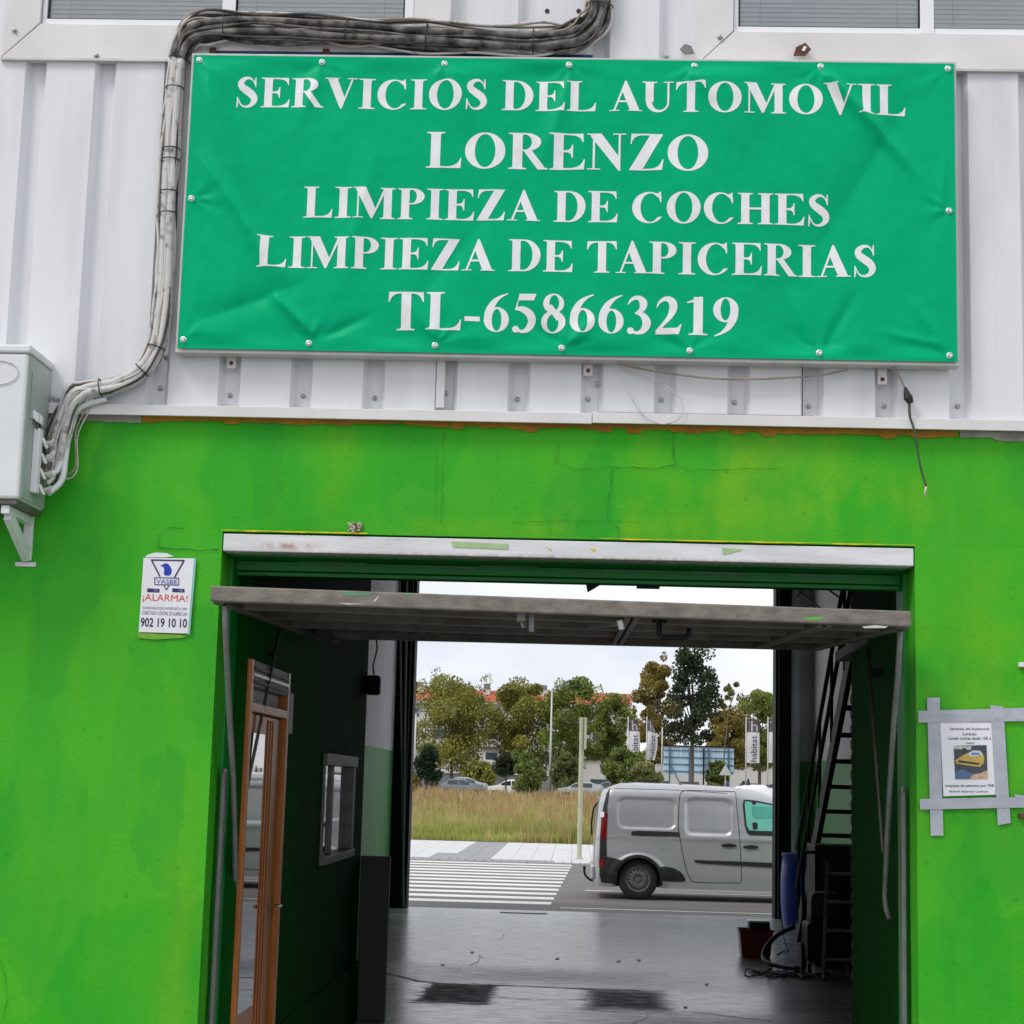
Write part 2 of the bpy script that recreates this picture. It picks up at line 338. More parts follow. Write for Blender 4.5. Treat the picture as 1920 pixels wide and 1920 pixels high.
q = PY(545, 1024); stain_on(MT['lintel'], q.x, q.z, 0.16, 0.022, lin(168,112,78))
stain_on(MT['lintel'], -0.05, 2.565, 1.6, 0.012, lin(150,134,118), 0.7)
q = PY(700, 1010); stain_on(MT['lintel'], q.x+0.1, q.z, 0.06, 0.01, lin(150,150,150), 0.6)
# white beam over the door
p0 = PY(412, 998); p1 = PY(1714, 1027)
lb = MB().box(XL+0.004, XR-0.004, 0.002, 0.10, 2.562, 2.637).build('lintel_beam', MT['lintel'], bld, bevel=0.004)
def blotch(px, py, rx, ry, mat, name, parent, Y, seed=0, n=22):
    c = PY(px, py, Y); rnd = random.Random(seed); pts = []
    for k in range(n):
        t = 2*math.pi*k/n; r = 0.75+0.45*rnd.random()
        pts.append((c.x+rx*math.cos(t)*r, Y, c.z+ry*math.sin(t)*r))
    return MB().add(pts, [tuple(range(n))]).build(name, mat, parent)
MT['faint_rust'] = M('faint_rust_stain', lin(186,164,146), 0.8, var=0.15, vs=14, rgb2=lin(205,190,178))
MT['faint_green'] = M('green_smear', lin(168,196,140), 0.7, var=0.15, vs=16)
def pxpoly(pts, Y): return [tuple(PY(a, b, Y)) for a, b in pts]
for pl in (((847,1015),(953,1020),(953,1030),(849,1026)), ((1354,1027),(1396,1030),(1356,1040)), ((1023,1024),(1034,1030),(1033,1033)), ((1104,1026),(1117,1030),(1115,1034))):
    MB().add(pxpoly(pl, -0.0006), [tuple(range(len(pl)))]).build('paint_smear', MT['faint_green'] if pl[0][0] in (847,1354) else MT['yellow_line'], lb)
# painted steel door frame set in the reveal
FY0, FY1 = 0.20, 0.37
fr = MB().box(XL-0.02, XL+0.012, FY0, FY1, 0, 2.56).build('frame_post', MT['frame_green'], bld, bevel=0.004)
MB().box(XR-0.012, XR+0.02, FY0, FY1, 0, 2.56).build('frame_post', MT['frame_green'], bld, bevel=0.004)
hd = MB(); hd.box(XL+0.013, XR-0.013, 0.105, 0.34, 2.555, 2.62); hd.box(XL+0.013, XR-0.013, 0.26, 0.345, 2.512, 2.554); hd.box(XL+0.013, XR-0.013, 0.29, 0.365, 2.492, 2.511)
hd = hd.build('frame_head', MT['frame_green'], bld, bevel=0.003)
MT['bare'] = M('scraped_bare_paint', lin(96,142,110), 0.6, var=0.15, vs=10)
for a, b2, y0 in ((560,690,1052),(760,890,1060),(900,1010,1060),(1130,1240,1068),(1300,1400,1072),(1480,1600,1076)):
    top = [PY(a+(b2-a)*k/8, y0+(b2-a)*k/8*0.024, 0.258) for k in range(9)]
    MB().strip([(p.x, p.y, p.z) for p in top], [(p.x, p.y, p.z-random.uniform(0.004, 0.013)) for p in top]).build('scraped_patch', MT['bare'], hd)
hk = MB(); q = PY(1107, 1092, 0.33); hk.prism([(q.x-0.02, 0.31, 2.494),(q.x+0.05, 0.31, 2.494),(q.x+0.01, 0.31, 2.468),(q.x-0.012, 0.31, 2.455)], (0,0.02,0)); hk.build('latch_keeper', MT['dark'], bld)
q = PY(1215, 1096, 0.33); MB().box(q.x-0.05, q.x+0.05, 0.3, 0.34, 2.478, 2.491).build('latch_plate', MT['dark'], bld)
# ochre undercoat left bare under the flashing
def ragged(x0, x1, ztop, amp, base, mat, name, Y, n=60, seed=1):
    rnd = random.Random(seed); A = []; B = []; st = 0
    for k in range(n+1):
        x = x0+(x1-x0)*k/n
        if k % 5 == 0: st = rnd.uniform(0.0, amp)
        A.append((x, Y, ztop)); B.append((x, Y, ztop-base-st*0.8-rnd.uniform(0, amp*0.25)))
    return MB().strip(A, B).build(name, mat, bld)
ragged(-1.88, -0.56, 3.14, 0.02, 0.012, MT['ochre'], 'old_paint_strip', -0.0065, n=110, seed=2)
ragged(-0.555, 1.59, 3.14, 0.03, 0.012, MT['ochre'], 'old_paint_strip', -0.0065, n=170, seed=5)
MT['bare_plaster'] = M('bare_plaster', (0.34,0.33,0.28), 0.9, var=0.25, vs=14)
ragged(1.6, 3.5, 3.14, 0.02, 0.022, MT['bare_plaster'], 'bare_plaster_strip', -0.0065, seed=8)
ragged(-2.9, -1.885, 3.14, 0.02, 0.02, MT['bare_plaster'], 'bare_plaster_strip', -0.0065, seed=9)
ragged(XL-0.005, XL+0.62, ZT+0.007, 0.006, 0.001, MT['yellow_line'], 'old_paint_edge', -0.0062, seed=3)
ragged(XL+1.6, XR+0.0, ZT+0.006, 0.006, 0.0005, MT['yellow_line'], 'old_paint_edge', -0.0062, seed=4)
# cracks
def crack(pts, wd, name='crack'):
    rnd = random.Random(len(pts)); P = []
    for (a, b), (c, d) in zip(pts, pts[1:]):
        n = max(2, int(math.hypot(c-a, d-b)/9))
        for k in range(n): t = k/n; P.append((a+(c-a)*t+rnd.uniform(-1.6,1.6), b+(d-b)*t+rnd.uniform(-1.6,1.6)))
    P.append(pts[-1]); P3 = [PY(a, b, -0.0072) for a, b in P]; A = []; B = []
    for i, p in enumerate(P3):
        d = (P3[min(i+1, len(P3)-1)]-P3[max(0, i-1)]); nn = Vector((-d.z, 0, d.x)).normalized()*(wd*0.36*rnd.uniform(0.3, 1.2))
        A.append(p+nn); B.append(p-nn)
    MB().strip(A, B).build(name, MT['crack'], bld)
crack([(1264,812),(1262,850),(1268,872),(1230,878),(1150,876),(1143,930),(1139,975),(1160,990),(1159,1012)], 0.004)
crack([(1268,872),(1290,882),(1380,880),(1470,878)], 0.0022); crack([(1150,876),(1080,882),(1040,865),(1050,835)], 0.002)
crack([(297,1028),(340,1030),(380,1032),(410,1030)], 0.005); crack([(297,1028),(299,1000),(318,990),(345,990)], 0.0025)
crack([(832,800),(830,870),(826,980)], 0.0022); crack([(818,830),(817,970)], 0.0015)
crack([(2,1800),(8,1830),(14,1870),(4,1915)], 0.003); crack([(1722,1176),(1800,1178)], 0.0016); crack([(960,980),(1060,976),(1200,978)], 0.0018)
# chipped hole over the beam
c = PY(666, 990); rnd = random.Random(5)
chip = MB().add([(c.x+0.032*math.cos(t)*rnd.uniform(.7,1.2), -0.0075, c.z+0.022*math.sin(t)*rnd.uniform(.7,1.2)) for t in [k*0.4 for k in range(15)]], [tuple(range(15))]).build('chipped_hole', MT['rust'], bld)
cr = MB()
for k in range(40):
    a = Vector((c.x+rnd.uniform(-.026,.026), -0.010, c.z+rnd.uniform(-.012,.020))); s = rnd.uniform(.003,.007)
    cr.add([a+Vector((rnd.gauss(0,s),rnd.gauss(0,s*.5),rnd.gauss(0,s))) for _ in range(4)], [(0,1,2),(0,1,3),(1,2,3),(0,2,3)])
cr.build('plaster_crumbs', M('plaster_crumb', (0.5,0.46,0.36), 0.9, var=0.2), chip)
# ---- flashing ledge
xs_ = PY(1110, 790).x
for a, b2, dz in ((fx0, xs_-0.001, 0), (xs_+0.001, fx1, 0.004)):
    MB().prism([(a,-0.06,3.130+dz),(a,-0.06,3.176+dz),(a,-0.012,3.186+dz),(a,0.06,3.186+dz),(a,0.06,3.15+dz),(a,-0.054,3.130+dz)], (b2-a,0,0)).build('flashing', MT['trim'], bld, bevel=0.002)
# ---- ribbed cladding: one mesh per sheet, folded between the flats
PITCH, G0 = 0.3105, -1.508
CY, CYG = -0.035, 0.010
grooves = [G0+PITCH*k for k in range(-13, 24)]
ZB, ZTOP = 3.176, 6.6
def sheet(gs, z0, z1, clip=None):
    prof = [(gs[0]-PITCH/2, CY)]
    for gx in gs: prof += [(gx-0.048, CY), (gx-0.026, CYG), (gx+0.026, CYG), (gx+0.048, CY)]
    prof.append((gs[-1]+PITCH/2+0.004, CY+0.0012))
    if clip: prof = [(max(clip[0], min(clip[1], x)), y) for x, y in prof]; prof = [q for i, q in enumerate(prof) if i == 0 or q[0] > prof[i-1][0]+1e-6]
    if len(prof) < 2: return
    b = MB(); NZ = 12
    vs = [(x, y+(0.0016*mn.noise(Vector((x*3, 0, (z0+(z1-z0)*j/NZ)*1.5)))), z0+(z1-z0)*j/NZ) for j in range(NZ+1) for x, y in prof]; n = len(prof)
    b.add(vs, [(j*n+i, j*n+i+1, (j+1)*n+i+1, (j+1)*n+i) for j in range(NZ) for i in range(n-1)])
    return b.build('cladding_sheet', MT['white_clad'], bld, fix=False)
for k in range(0, len(grooves)-2, 3): sheet(grooves[k:k+3], ZB, 4.84)
MB().box(fx0, fx1, 0.03, 0.06, 3.2, ZTOP).build('backing_wall', MT['in_dark'], bld)
# small access cover over two ribs
a, b2 = PY(1120, 760).x, PY(1503, 775).x
MB().box(a, b2, CY-0.004, CY-0.001, 3.183, 3.186).build('cover_edge', MT['dark'], bld)
MB().box(b2-0.003, b2, CY-0.004, CY-0.001, 3.186, 3.43).build('cover_edge', MT['dark'], bld)
# screws
scr = MB().lathe((0,0,0), [(0.012,0),(0.012,-0.003),(0.0075,-0.004),(0.0075,-0.010),(0.004,-0.012)], 10, 'y').build('screw', MT['screw'], bld, smooth=False)
first = True
def screw(x, z, y=CYG):
    global first
    if first: scr.location = (x, y, z); first = False
    else: piece(scr, 'screw', (x, y, z), bld, rot=(0, random.random()*3, 0))
for k, (px, py) in enumerate(((432,742),(569,743),(703,747),(836,738),(970,749),(1103,749),(1240,750),(1377,755),(1516,762),(1657,762),(1795,762),(301,729),(1120,722),(312,670))):
    p = PY(px, py, CYG); screw(p.x, p.z, CYG if px not in (1120,) else CYG-0.02)
# black drill holes
for px in (1026, 1085):
    p = PY(px, 21, CY); MB().lathe((p.x, CY-0.0025, p.z), [(0.0105,0),(0.0105,-0.0006)], 14, 'y').build('drill_hole', MT['black'], bld)
# ---- windows with flat trims
def window(x0, x1, xm, zb, zt, bl_seed):
    tr = MB(); t0 = CY-0.012; e = 0.165
    win = MB()
    # trim boards with mitred corners
    for pl in (((x0-e,zb-e),(x1+e,zb-e),(x1,zb-0.004),(x0,zb-0.004)), ((x0-e,zt+e),(x0-e,zb-e),(x0-0.003,zb-0.003),(x0-0.003,zt)), ((x1+e,zb-e),(x1+e,zt+e),(x1+0.003,zt),(x1+0.003,zb-0.003)), ((x1+e,zt+e),(x0-e,zt+e),(x0,zt+0.004),(x1,zt+0.004))):
        cx = sum(p[0] for p in pl)/4; cz = sum(p[1] for p in pl)/4
        pl = [(cx+(p[0]-cx)*0.9993, cz+(p[1]-cz)*0.995) for p in pl]
        MB().prism([(px_, t0, pz_) for px_, pz_ in pl], (0,0.045,0)).build('window_trim', MT['trim'], bld, bevel=0.002)
    MB().box(x0-e, x1+e, t0-0.008, t0+0.03, zb-e-0.012, zb-e-0.001).build('trim_drip', MT['alu'], bld)
    f = MB(); fw = 0.028
    for bx in ((x0,x1,zb,zb+fw),(x0,x1,zt-fw,zt)): f.box(bx[0], bx[1], -0.028, 0.03, bx[2], bx[3])
    f.box(x0, x0+0.02, -0.028, 0.03, zb+fw, zt-fw); f.box(x1-0.04, x1, -0.028, 0.03, zb+fw, zt-fw)
    wn = f.build('window', MT['pvc'], bld, bevel=0.003)
    MB().box(xm-0.03, xm+0.03, -0.036, -0.0285, zb+0.001, zt).build('window_mullion', MT['pvc'], wn, bevel=0.003)
    for (a, b3, yy) in ((x0+0.022, xm-0.028, -0.012), (xm+0.028, x1-0.042, -0.006)):
        MB().box(a, b3, yy, yy+0.004, zb+fw+0.001, zt-fw-0.001).build('pane', MT['glass'], wn)
        s = MB(); s.box(a, a+0.006, yy-0.006, yy-0.001, zb+fw, zt-fw); s.box(a, b3, yy-0.006, yy-0.001, zb+fw, zb+fw+0.007); s.box(b3-0.006, b3, yy-0.006, yy-0.001, zb+fw, zt-fw)
        s.build('gasket', MT['black'], wn)
        sl_ = None; z = zb+fw+0.006; sp = 0.0215
        while z < zt-0.05:
            if sl_ is None:
                sl_ = MB().prism([(a+0.004,y_-0.032,z+h_) for y_, h_ in ((0.036,-0.0115),(0.040,0.0),(0.043,0.0115),(0.0415,0.012),(0.0385,0.0005),(0.0345,-0.011))], (b3-a-0.008,0,0)).build('slat', MT['blind'], wn); z0_ = z
            else: piece(sl_, 'slat', (0, 0, z-z0_), wn)
            z += sp
        for fx in (0.12, 0.88): MB().box(a+(b3-a)*fx-0.001, a+(b3-a)*fx+0.001, -0.0035, -0.002, zb+fw, zt-fw).build('blind_cord', MT['cable_grey'], wn)
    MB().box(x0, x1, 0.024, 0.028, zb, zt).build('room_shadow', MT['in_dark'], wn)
zb = PY(500, 50, -0.03).z
WX = [PY(x, 45, -0.03).x for x in (78, 428, 775, 1376, 1738)]
for cl in ((fx0, WX[0]-0.1), (WX[2]+0.1, WX[3]-0.1), (WX[3]+WX[2]-WX[0]+0.1, fx1)):
    for k in range(0, len(grooves)-2, 3):
        gs = grooves[k:k+3]
        if gs[-1]+PITCH > cl[0] and gs[0]-PITCH < cl[1]: sheet(gs, 4.84, ZTOP, cl)
window(WX[0], WX[2], WX[1], zb, 6.1, 1)
window(WX[3], WX[3]+WX[2]-WX[0], WX[4], PY(1550, 62, -0.03).z, 6.1, 2)
for px, py in ((28,58),(181,105),(1350,70),(1251,99)):
    p = PY(px, py, CY-0.012); screw(p.x, p.z, CY-0.0125 if py != 99 else CYG)
# ---- hall behind the doorway
HXL, HXR, HY1, HZ = -2.35, 3.10, 15.9, 6.4
OX0, OX1 = -2.11, 2.60           # rear opening
hall = MB()
hall.box(HXL-0.2, HXL, 4.95, HY1, 2.0, HZ).build('hall_wall_upper', MT['hall_white'], bld)
MB().box(HXL-0.2, HXL+0.004, 4.95, HY1, 0, 1.999).build('hall_wall_dado', MT['hall_green'], bld)
MB().box(HXR, HXR+0.2, TH, HY1, 2.0, HZ).build('hall_wall_upper', MT['hall_white'], bld)
MB().box(HXR-0.004, HXR+0.2, TH, HY1, 0, 1.999).build('hall_wall_dado', MT['hall_green'], bld)
for (a, b2) in ((-6, OX0-0.24), (OX1+0.22, 6)):
    MB().box(a, b2, HY1+0.02, HY1+0.25, 2.0, HZ).build('rear_wall_upper', MT['hall_white'], bld)
    MB().box(a, b2, HY1+0.016, HY1+0.25, 0, 1.999).build('rear_wall_dado', MT['hall_green'], bld)
MB().box(-6, 6, HY1+0.02, HY1+0.25, 5.0, HZ+0.5).build('rear_lintel', MT['hall_white'], bld)
for (a, b2) in ((OX0-0.238, OX0), (OX1, OX1+0.218)):
    MB().box(a, b2, HY1-0.12, HY1+0.22, 0, 5.0).build('rear_door_post', MT['dark'], bld, bevel=0.01)
for x in (OX0-0.05, OX1+0.04): MB().box(x-0.006, x+0.006, HY1-0.135, HY1-0.121, 0, 5.0).build('door_seal', MT['rod'], bld)
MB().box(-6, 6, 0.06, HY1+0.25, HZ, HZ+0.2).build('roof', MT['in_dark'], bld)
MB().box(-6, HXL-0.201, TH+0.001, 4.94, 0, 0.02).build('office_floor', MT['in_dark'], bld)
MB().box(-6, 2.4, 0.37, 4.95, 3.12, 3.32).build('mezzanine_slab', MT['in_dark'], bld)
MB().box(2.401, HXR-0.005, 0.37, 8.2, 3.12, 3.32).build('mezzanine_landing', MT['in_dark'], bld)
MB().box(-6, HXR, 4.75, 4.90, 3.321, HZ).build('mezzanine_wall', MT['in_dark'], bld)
# office wall on the left with door and window openings
WXL = -1.45
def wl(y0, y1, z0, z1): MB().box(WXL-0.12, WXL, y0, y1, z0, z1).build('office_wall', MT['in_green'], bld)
DY0, DY1, DZ = max(0.40, PX(443,1600,WXL).y), PX(523,1600,WXL).y, PX(528,1258,WXL).z
WY0, WY1 = PX(603,1500,WXL).y, PX(662,1500,WXL).y; WZ0, WZ1 = PX(605,1622,WXL).z, PX(612,1412,WXL).z
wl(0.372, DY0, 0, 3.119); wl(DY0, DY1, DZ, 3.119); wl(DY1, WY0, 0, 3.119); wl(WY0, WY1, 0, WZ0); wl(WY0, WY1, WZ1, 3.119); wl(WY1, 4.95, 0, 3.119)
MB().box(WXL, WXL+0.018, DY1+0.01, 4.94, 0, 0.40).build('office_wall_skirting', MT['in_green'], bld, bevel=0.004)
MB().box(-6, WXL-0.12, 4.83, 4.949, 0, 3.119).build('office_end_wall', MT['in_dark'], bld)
MB().box(-4.2, -4.1, TH+0.01, 4.82, 0.03, 3.11).build('office_rear_wall', MT['hall_white'], bld)
# short wall on the right
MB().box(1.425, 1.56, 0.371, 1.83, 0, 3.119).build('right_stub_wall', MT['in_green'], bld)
# roof trusses
for Y in (9.0, 13.0):
    tr = MB()
    tr.bar((HXL, Y, 4.75), (HXR, Y, 4.75), 0.06, 0.06); tr.bar((HXL, Y, 5.5), (HXR, Y, 6.0), 0.06, 0.06)
    n = 9
    for k in range(n):
        xa = HXL+(HXR-HXL)*k/n; xb = HXL+(HXR-HXL)*(k+1)/n; tr.bar((xa, Y, 4.75 if k % 2 else 5.5), (xb, Y, 5.6 if k % 2 else 4.75), 0.04, 0.04)
    tr.build('roof_truss', MT['rod'], bld)
for (a, b2, Y) in (((1484,1098),(1530,1134),12.5), ((1500,1112),(1511,1098),12.5), ((1545,1100),(1594,1134),11.5), ((556,1078),(586,1102),6.5)):
    p, q = PY(*a, Y), PY(*b2, Y); d = q-p
    MB().bar(p-d*0.6, q+d*0.8, 0.02, 0.02).build('wind_brace', MT['rod'], bld)
# ================================================================ garage floor
def floor_mat():
    m = M('worn_screed', (0.46,0.475,0.50), 0.24, var=0.25, vs=1.6, stretch=(0.4,1.6,1), bump=0.10, bs=12, bdist=0.006, rvar=0.14, spec=1.0, rgb2=(0.70,0.72,0.75))
    n, N, L = nodes(m); b = N['Principled BSDF']
    src = b.inputs['Base Color'].links[0].from_socket
    g = N.new('ShaderNodeNewGeometry'); mp = N.new('ShaderNodeMapping'); mp.inputs['Scale'].default_value = (1.5, 5.0, 1); L(g.outputs['Position'], mp.inputs[0])
    t = N.new('ShaderNodeTexNoise'); t.inputs['Scale'].default_value = 3.0; t.inputs['Detail'].default_value = 8; t.inputs['Roughness'].default_value = 0.7; L(mp.outputs[0], t.inputs['Vector'])
    r = N.new('ShaderNodeMapRange'); r.inputs[1].default_value = 0.38; r.inputs[2].default_value = 0.62; r.inputs[3].default_value = 0.38; r.inputs[4].default_value = 1.2; L(t.outputs[0], r.inputs[0])
    k = N.new('ShaderNodeMix'); k.data_type = 'RGBA'; k.blend_type = 'MULTIPLY'; k.inputs[0].default_value = 1.0; L(src, k.inputs[6]); L(r.outputs[0], k.inputs[7]); L(k.outputs[2], b.inputs['Base Color'])
    q = N.new('ShaderNodeMapRange'); q.inputs[1].default_value = 0.35; q.inputs[2].default_value = 0.65; q.inputs[3].default_value = 0.30; q.inputs[4].default_value = 0.17; L(t.outputs[0], q.inputs[0]); L(q.outputs[0], b.inputs['Roughness'])
    z = N.new('ShaderNodeMapRange'); z.inputs[1].default_value = 0.36; z.inputs[2].default_value = 0.60; z.inputs[3].default_value = 0.45; z.inputs[4].default_value = 1.0; L(t.outputs[0], z.inputs[0]); L(z.outputs[0], b.inputs['Specular IOR Level'])
    return m
MT['floor'] = floor_mat()
fl = struct(MB().box(-6, 6, 0.0005, HY1+0.15, -0.2, 0.001).build('garage_floor', MT['floor']))
MT['patch'] = M('dark_worn_patch', (0.02,0.019,0.018), 0.55, var=0.6, vs=9, stretch=(0.5,2.6,1), rgb2=(0.15,0.145,0.14), lo=0.4, hi=0.66)
_n, _N, _L = nodes(MT['patch'])       # worn through to the screed in streaks
_g = _N.new('ShaderNodeNewGeometry'); _m = _N.new('ShaderNodeMapping'); _m.inputs['Scale'].default_value = (1.4, 5.5, 1); _L(_g.outputs['Position'], _m.inputs[0])
_t = _N.new('ShaderNodeTexNoise'); _t.inputs['Scale'].default_value = 3.2; _t.inputs['Detail'].default_value = 8; _t.inputs['Roughness'].default_value = 0.65; _L(_m.outputs[0], _t.inputs['Vector'])
_r = _N.new('ShaderNodeMapRange'); _r.inputs[1].default_value = 0.36; _r.inputs[2].default_value = 0.52; _L(_t.outputs[0], _r.inputs[0]); _L(_r.outputs[0], _N['Principled BSDF'].inputs['Alpha'])
_N['Principled BSDF'].inputs['Specular IOR Level'].default_value = 0.3
def fpatch(pts, mat, name, z=0.005, rag=0.0, seed=0):
    rnd = random.Random(seed); P = []
    for (a, b), (c, d) in zip(pts, pts[1:]+pts[:1]):
        for k in range(6): P.append((a+(c-a)*k/6+rnd.uniform(-rag, rag), b+(d-b)*k/6+rnd.uniform(-rag, rag)*0.35))
    return MB().add([tuple(PZ(a, b, z)) for a, b in P], [tuple(range(len(P)))]).build(name, mat, fl)
def floor_stain(m, quad, amt, rgb, soft=0.12, seed=0.0):
    Q = [PZ(a, b, 0.0) for a, b in quad]; cx = sum(p.x for p in Q)/4; cy = sum(p.y for p in Q)/4
    ry = ((Q[0].y+Q[1].y)-(Q[2].y+Q[3].y))/4; rx = ((Q[1].x+Q[2].x)-(Q[0].x+Q[3].x))/4; kx = ((Q[0].x+Q[1].x)-(Q[2].x+Q[3].x))/4/ry
    n, N, L = nodes(m); b = N['Principled BSDF']; src = b.inputs['Base Color'].links[0].from_socket; rs = b.inputs['Roughness'].links[0].from_socket
    g = N.new('ShaderNodeNewGeometry'); sp_ = N.new('ShaderNodeSeparateXYZ')
    t = N.new('ShaderNodeTexNoise'); t.inputs['Scale'].default_value = 4.0; t.inputs['Detail'].default_value = 8; t.inputs['Roughness'].default_value = 0.7
    mp = N.new('ShaderNodeMapping'); mp.inputs['Scale'].default_value = (1.2, 5.0, 1); mp.inputs['Location'].default_value = (seed, 0, 0); L(g.outputs['Position'], mp.inputs[0]); L(mp.outputs[0], t.inputs['Vector'])
    L(g.outputs['Position'], sp_.inputs[0])
    def mth(op, a, c, d=None):
        k = N.new('ShaderNodeMath'); k.operation = op
        for i, q in enumerate((a, c, d)):
            if q is None: continue
            if isinstance(q, (int, float)): k.inputs[i].default_value = q
            else: L(q, k.inputs[i])
        return k.outputs[0]
    v = mth('DIVIDE', mth('SUBTRACT', sp_.outputs[1], cy), ry); u = mth('DIVIDE', mth('SUBTRACT', mth('SUBTRACT', sp_.outputs[0], cx), mth('MULTIPLY', mth('SUBTRACT', sp_.outputs[1], cy), kx)), rx)
    d = mth('MAXIMUM', mth('ABSOLUTE', u, 0), mth('ABSOLUTE', v, 0)); d = mth('MULTIPLY_ADD', mth('SUBTRACT', t.outputs[0], 0.5), 1.9, d)
    r = N.new('ShaderNodeMapRange'); r.inputs[1].default_value = 1.0+soft; r.inputs[2].default_value = 1.0-soft*1.5; r.inputs[4].default_value = amt; L(d, r.inputs[0])
    r2 = N.new('ShaderNodeMapRange'); r2.inputs[1].default_value = 0.3; r2.inputs[2].default_value = 0.55; r2.inputs[3].default_value = 0.35; L(t.outputs[0], r2.inputs[0]); f = mth('MULTIPLY', r.outputs[0], r2.outputs[0])
    k = N.new('ShaderNodeMix'); k.data_type = 'RGBA'; L(f, k.inputs[0]); L(src, k.inputs[6]); k.inputs[7].default_value = (*rgb, 1); L(k.outputs[2], b.inputs['Base Color'])
    k2 = N.new('ShaderNodeMix'); L(f, k2.inputs[0]); L(rs, k2.inputs[2]); k2.inputs[3].default_value = 0.75; L(k2.outputs[0], b.inputs['Roughness'])
    si = b.inputs['Specular IOR Level']; s0 = si.links[0].from_socket if si.links else None
    k3 = N.new('ShaderNodeMix'); L(f, k3.inputs[0]); k3.inputs[3].default_value = 0.05
    if s0: L(s0, k3.inputs[2])
    else: k3.inputs[2].default_value = si.default_value
    L(k3.outputs[0], si)
floor_stain(MT['floor'], [(806,1843),(936,1847),(915,1885),(775,1880)], 1.0, (0.02,0.019,0.018), 0.10, 0.0)
floor_stain(MT['floor'], [(1095,1855),(1245,1858),(1252,1896),(1105,1893)], 0.95, (0.022,0.02,0.018), 0.22, 3.0)
floor_stain(MT['floor'], [(780,1812),(1250,1820),(1300,1850),(760,1842)], 0.35, (0.10,0.10,0.10), 0.5, 7.0)
floor_stain(MT['floor'], [(1100,1896),(1500,1906),(1500,1960),(1100,1950)], 0.4, (0.08,0.08,0.08), 0.5, 9.0)
def fline(pts, wd, name='floor_joint', mat=None):
    P = [PZ(a, b, 0.004) for a, b in pts]; A = []; B = []
    for i, p in enumerate(P):
        d = P[min(i+1, len(P)-1)]-P[max(i-1, 0)]; nn = Vector((-d.y, d.x, 0)).normalized()*wd/2; A.append(p+nn); B.append(p-nn)
    MB().strip(A, B).build(name, mat or MT['patch'], fl)
fline([(712,1822),(740,1828),(785,1839),(830,1844),(900,1846),(1000,1849),(1100,1854),(1200,1857)], 0.05)
fline([(1105,1893),(1200,1900),(1300,1897),(1450,1915)], 0.02); fline([(925,1868),(1000,1874),(1100,1874)], 0.025)
fline([(1095,1640),(1093,1720)], 0.0)
MT['oil'] = M('oil_smudge', (0.10,0.10,0.105), 0.35, var=0.3, vs=5)
for q in ((885,1785),(1325,1845),(1285,1888),(830,1808),(1045,1797),(1160,1802),(1198,1800)):
    fpatch([(q[0]-3,q[1]-1),(q[0]+3,q[1]-1),(q[0]+3,q[1]+2),(q[0]-3,q[1]+2)], MT['black'], 'floor_grit', 0.004, 1, q[0])
for pl in (((900,1795),(896,1803),(880,1810)),((945,1750),(940,1760),(930,1762)),((1215,1902),(1207,1911),(1195,1914),(1185,1919)),((905,1795),(897,1790)),((865,1812),(858,1818))):
    fline(list(pl), 0.012, 'floor_crack', MT['oil'])
p = PZ(1020, 1707, 0.004); MB().box(p.x-0.55, p.x+0.05, HY1-0.45, HY1-0.08, 0.002, 0.012).build('drain_cover', MT['unit'], fl, bevel=0.003)
# ================================================================ bold serif lettering (drawn here, no font file)
def arc(cx, cy, rx, ry, a0, a1, n=22): return [(cx+rx*math.cos(math.radians(a0+(a1-a0)*k/n)), cy+ry*math.sin(math.radians(a0+(a1-a0)*k/n))) for k in range(n+1)]
def bez(p0, p1, p2, n=6): return [((1-t)**2*p0[0]+2*t*(1-t)*p1[0]+t*t*p2[0], (1-t)**2*p0[1]+2*t*(1-t)*p1[1]+t*t*p2[1]) for t in [k/n for k in range(n+1)]]
SW = 0.215; TS = 0.032
def stem(x0, x1, y0=0.0, y1=1.0, s=0.125, sb=True, st=True, b=0.055):
    x0 -= 0.012; x1 += 0.026; s = max(0.06, s-0.015)
    P = []
    if sb: P += [(x0-s,y0),(x1+s,y0)] + bez((x1+s,y0+TS),(x1,y0+TS),(x1,y0+TS+b),4)
    else: P += [(x0,y0),(x1,y0)]
    if st: P += bez((x1,y1-TS-b),(x1,y1-TS),(x1+s,y1-TS),4) + [(x1+s,y1),(x0-s,y1)] + bez((x0-s,y1-TS),(x0,y1-TS),(x0,y1-TS-b),4)
    else: P += [(x1,y1),(x0,y1)]
    if sb: P += bez((x0,y0+TS+b),(x0,y0+TS),(x0-s,y0+TS),4)
    return ('p', P)
def serif(x0, x1, y, up=True): return ('p', [(x0,y),(x1,y),(x1,y+(TS if up else -TS)),(x0,y+(TS if up else -TS))])
def ring(a, b): return ('s', a, b)
def stroke(pts, sub=6):
    # Catmull-Rom spine with varying width
    P = [pts[0]]+list(pts)+[pts[-1]]; S = []
    for i in range(1, len(P)-2):
        for k in range(sub):
            t = k/sub; S.append(tuple(0.5*((2*P[i][c])+(-P[i-1][c]+P[i+1][c])*t+(2*P[i-1][c]-5*P[i][c]+4*P[i+1][c]-P[i+2][c])*t*t+(-P[i-1][c]+3*P[i][c]-3*P[i+1][c]+P[i+2][c])*t**3) for c in range(3)))
    S.append(tuple(pts[-1])); A = []; B = []
    for i, q in enumerate(S):
        a, b = S[max(i-1,0)], S[min(i+1,len(S)-1)]; d = math.hypot(b[0]-a[0], b[1]-a[1]) or 1
        nx, ny = -(b[1]-a[1])/d*q[2]/2, (b[0]-a[0])/d*q[2]/2; A.append((q[0]+nx, q[1]+ny)); B.append((q[0]-nx, q[1]-ny))
    return ('s', A, B)
def poly(*p): return ('p', list(p))
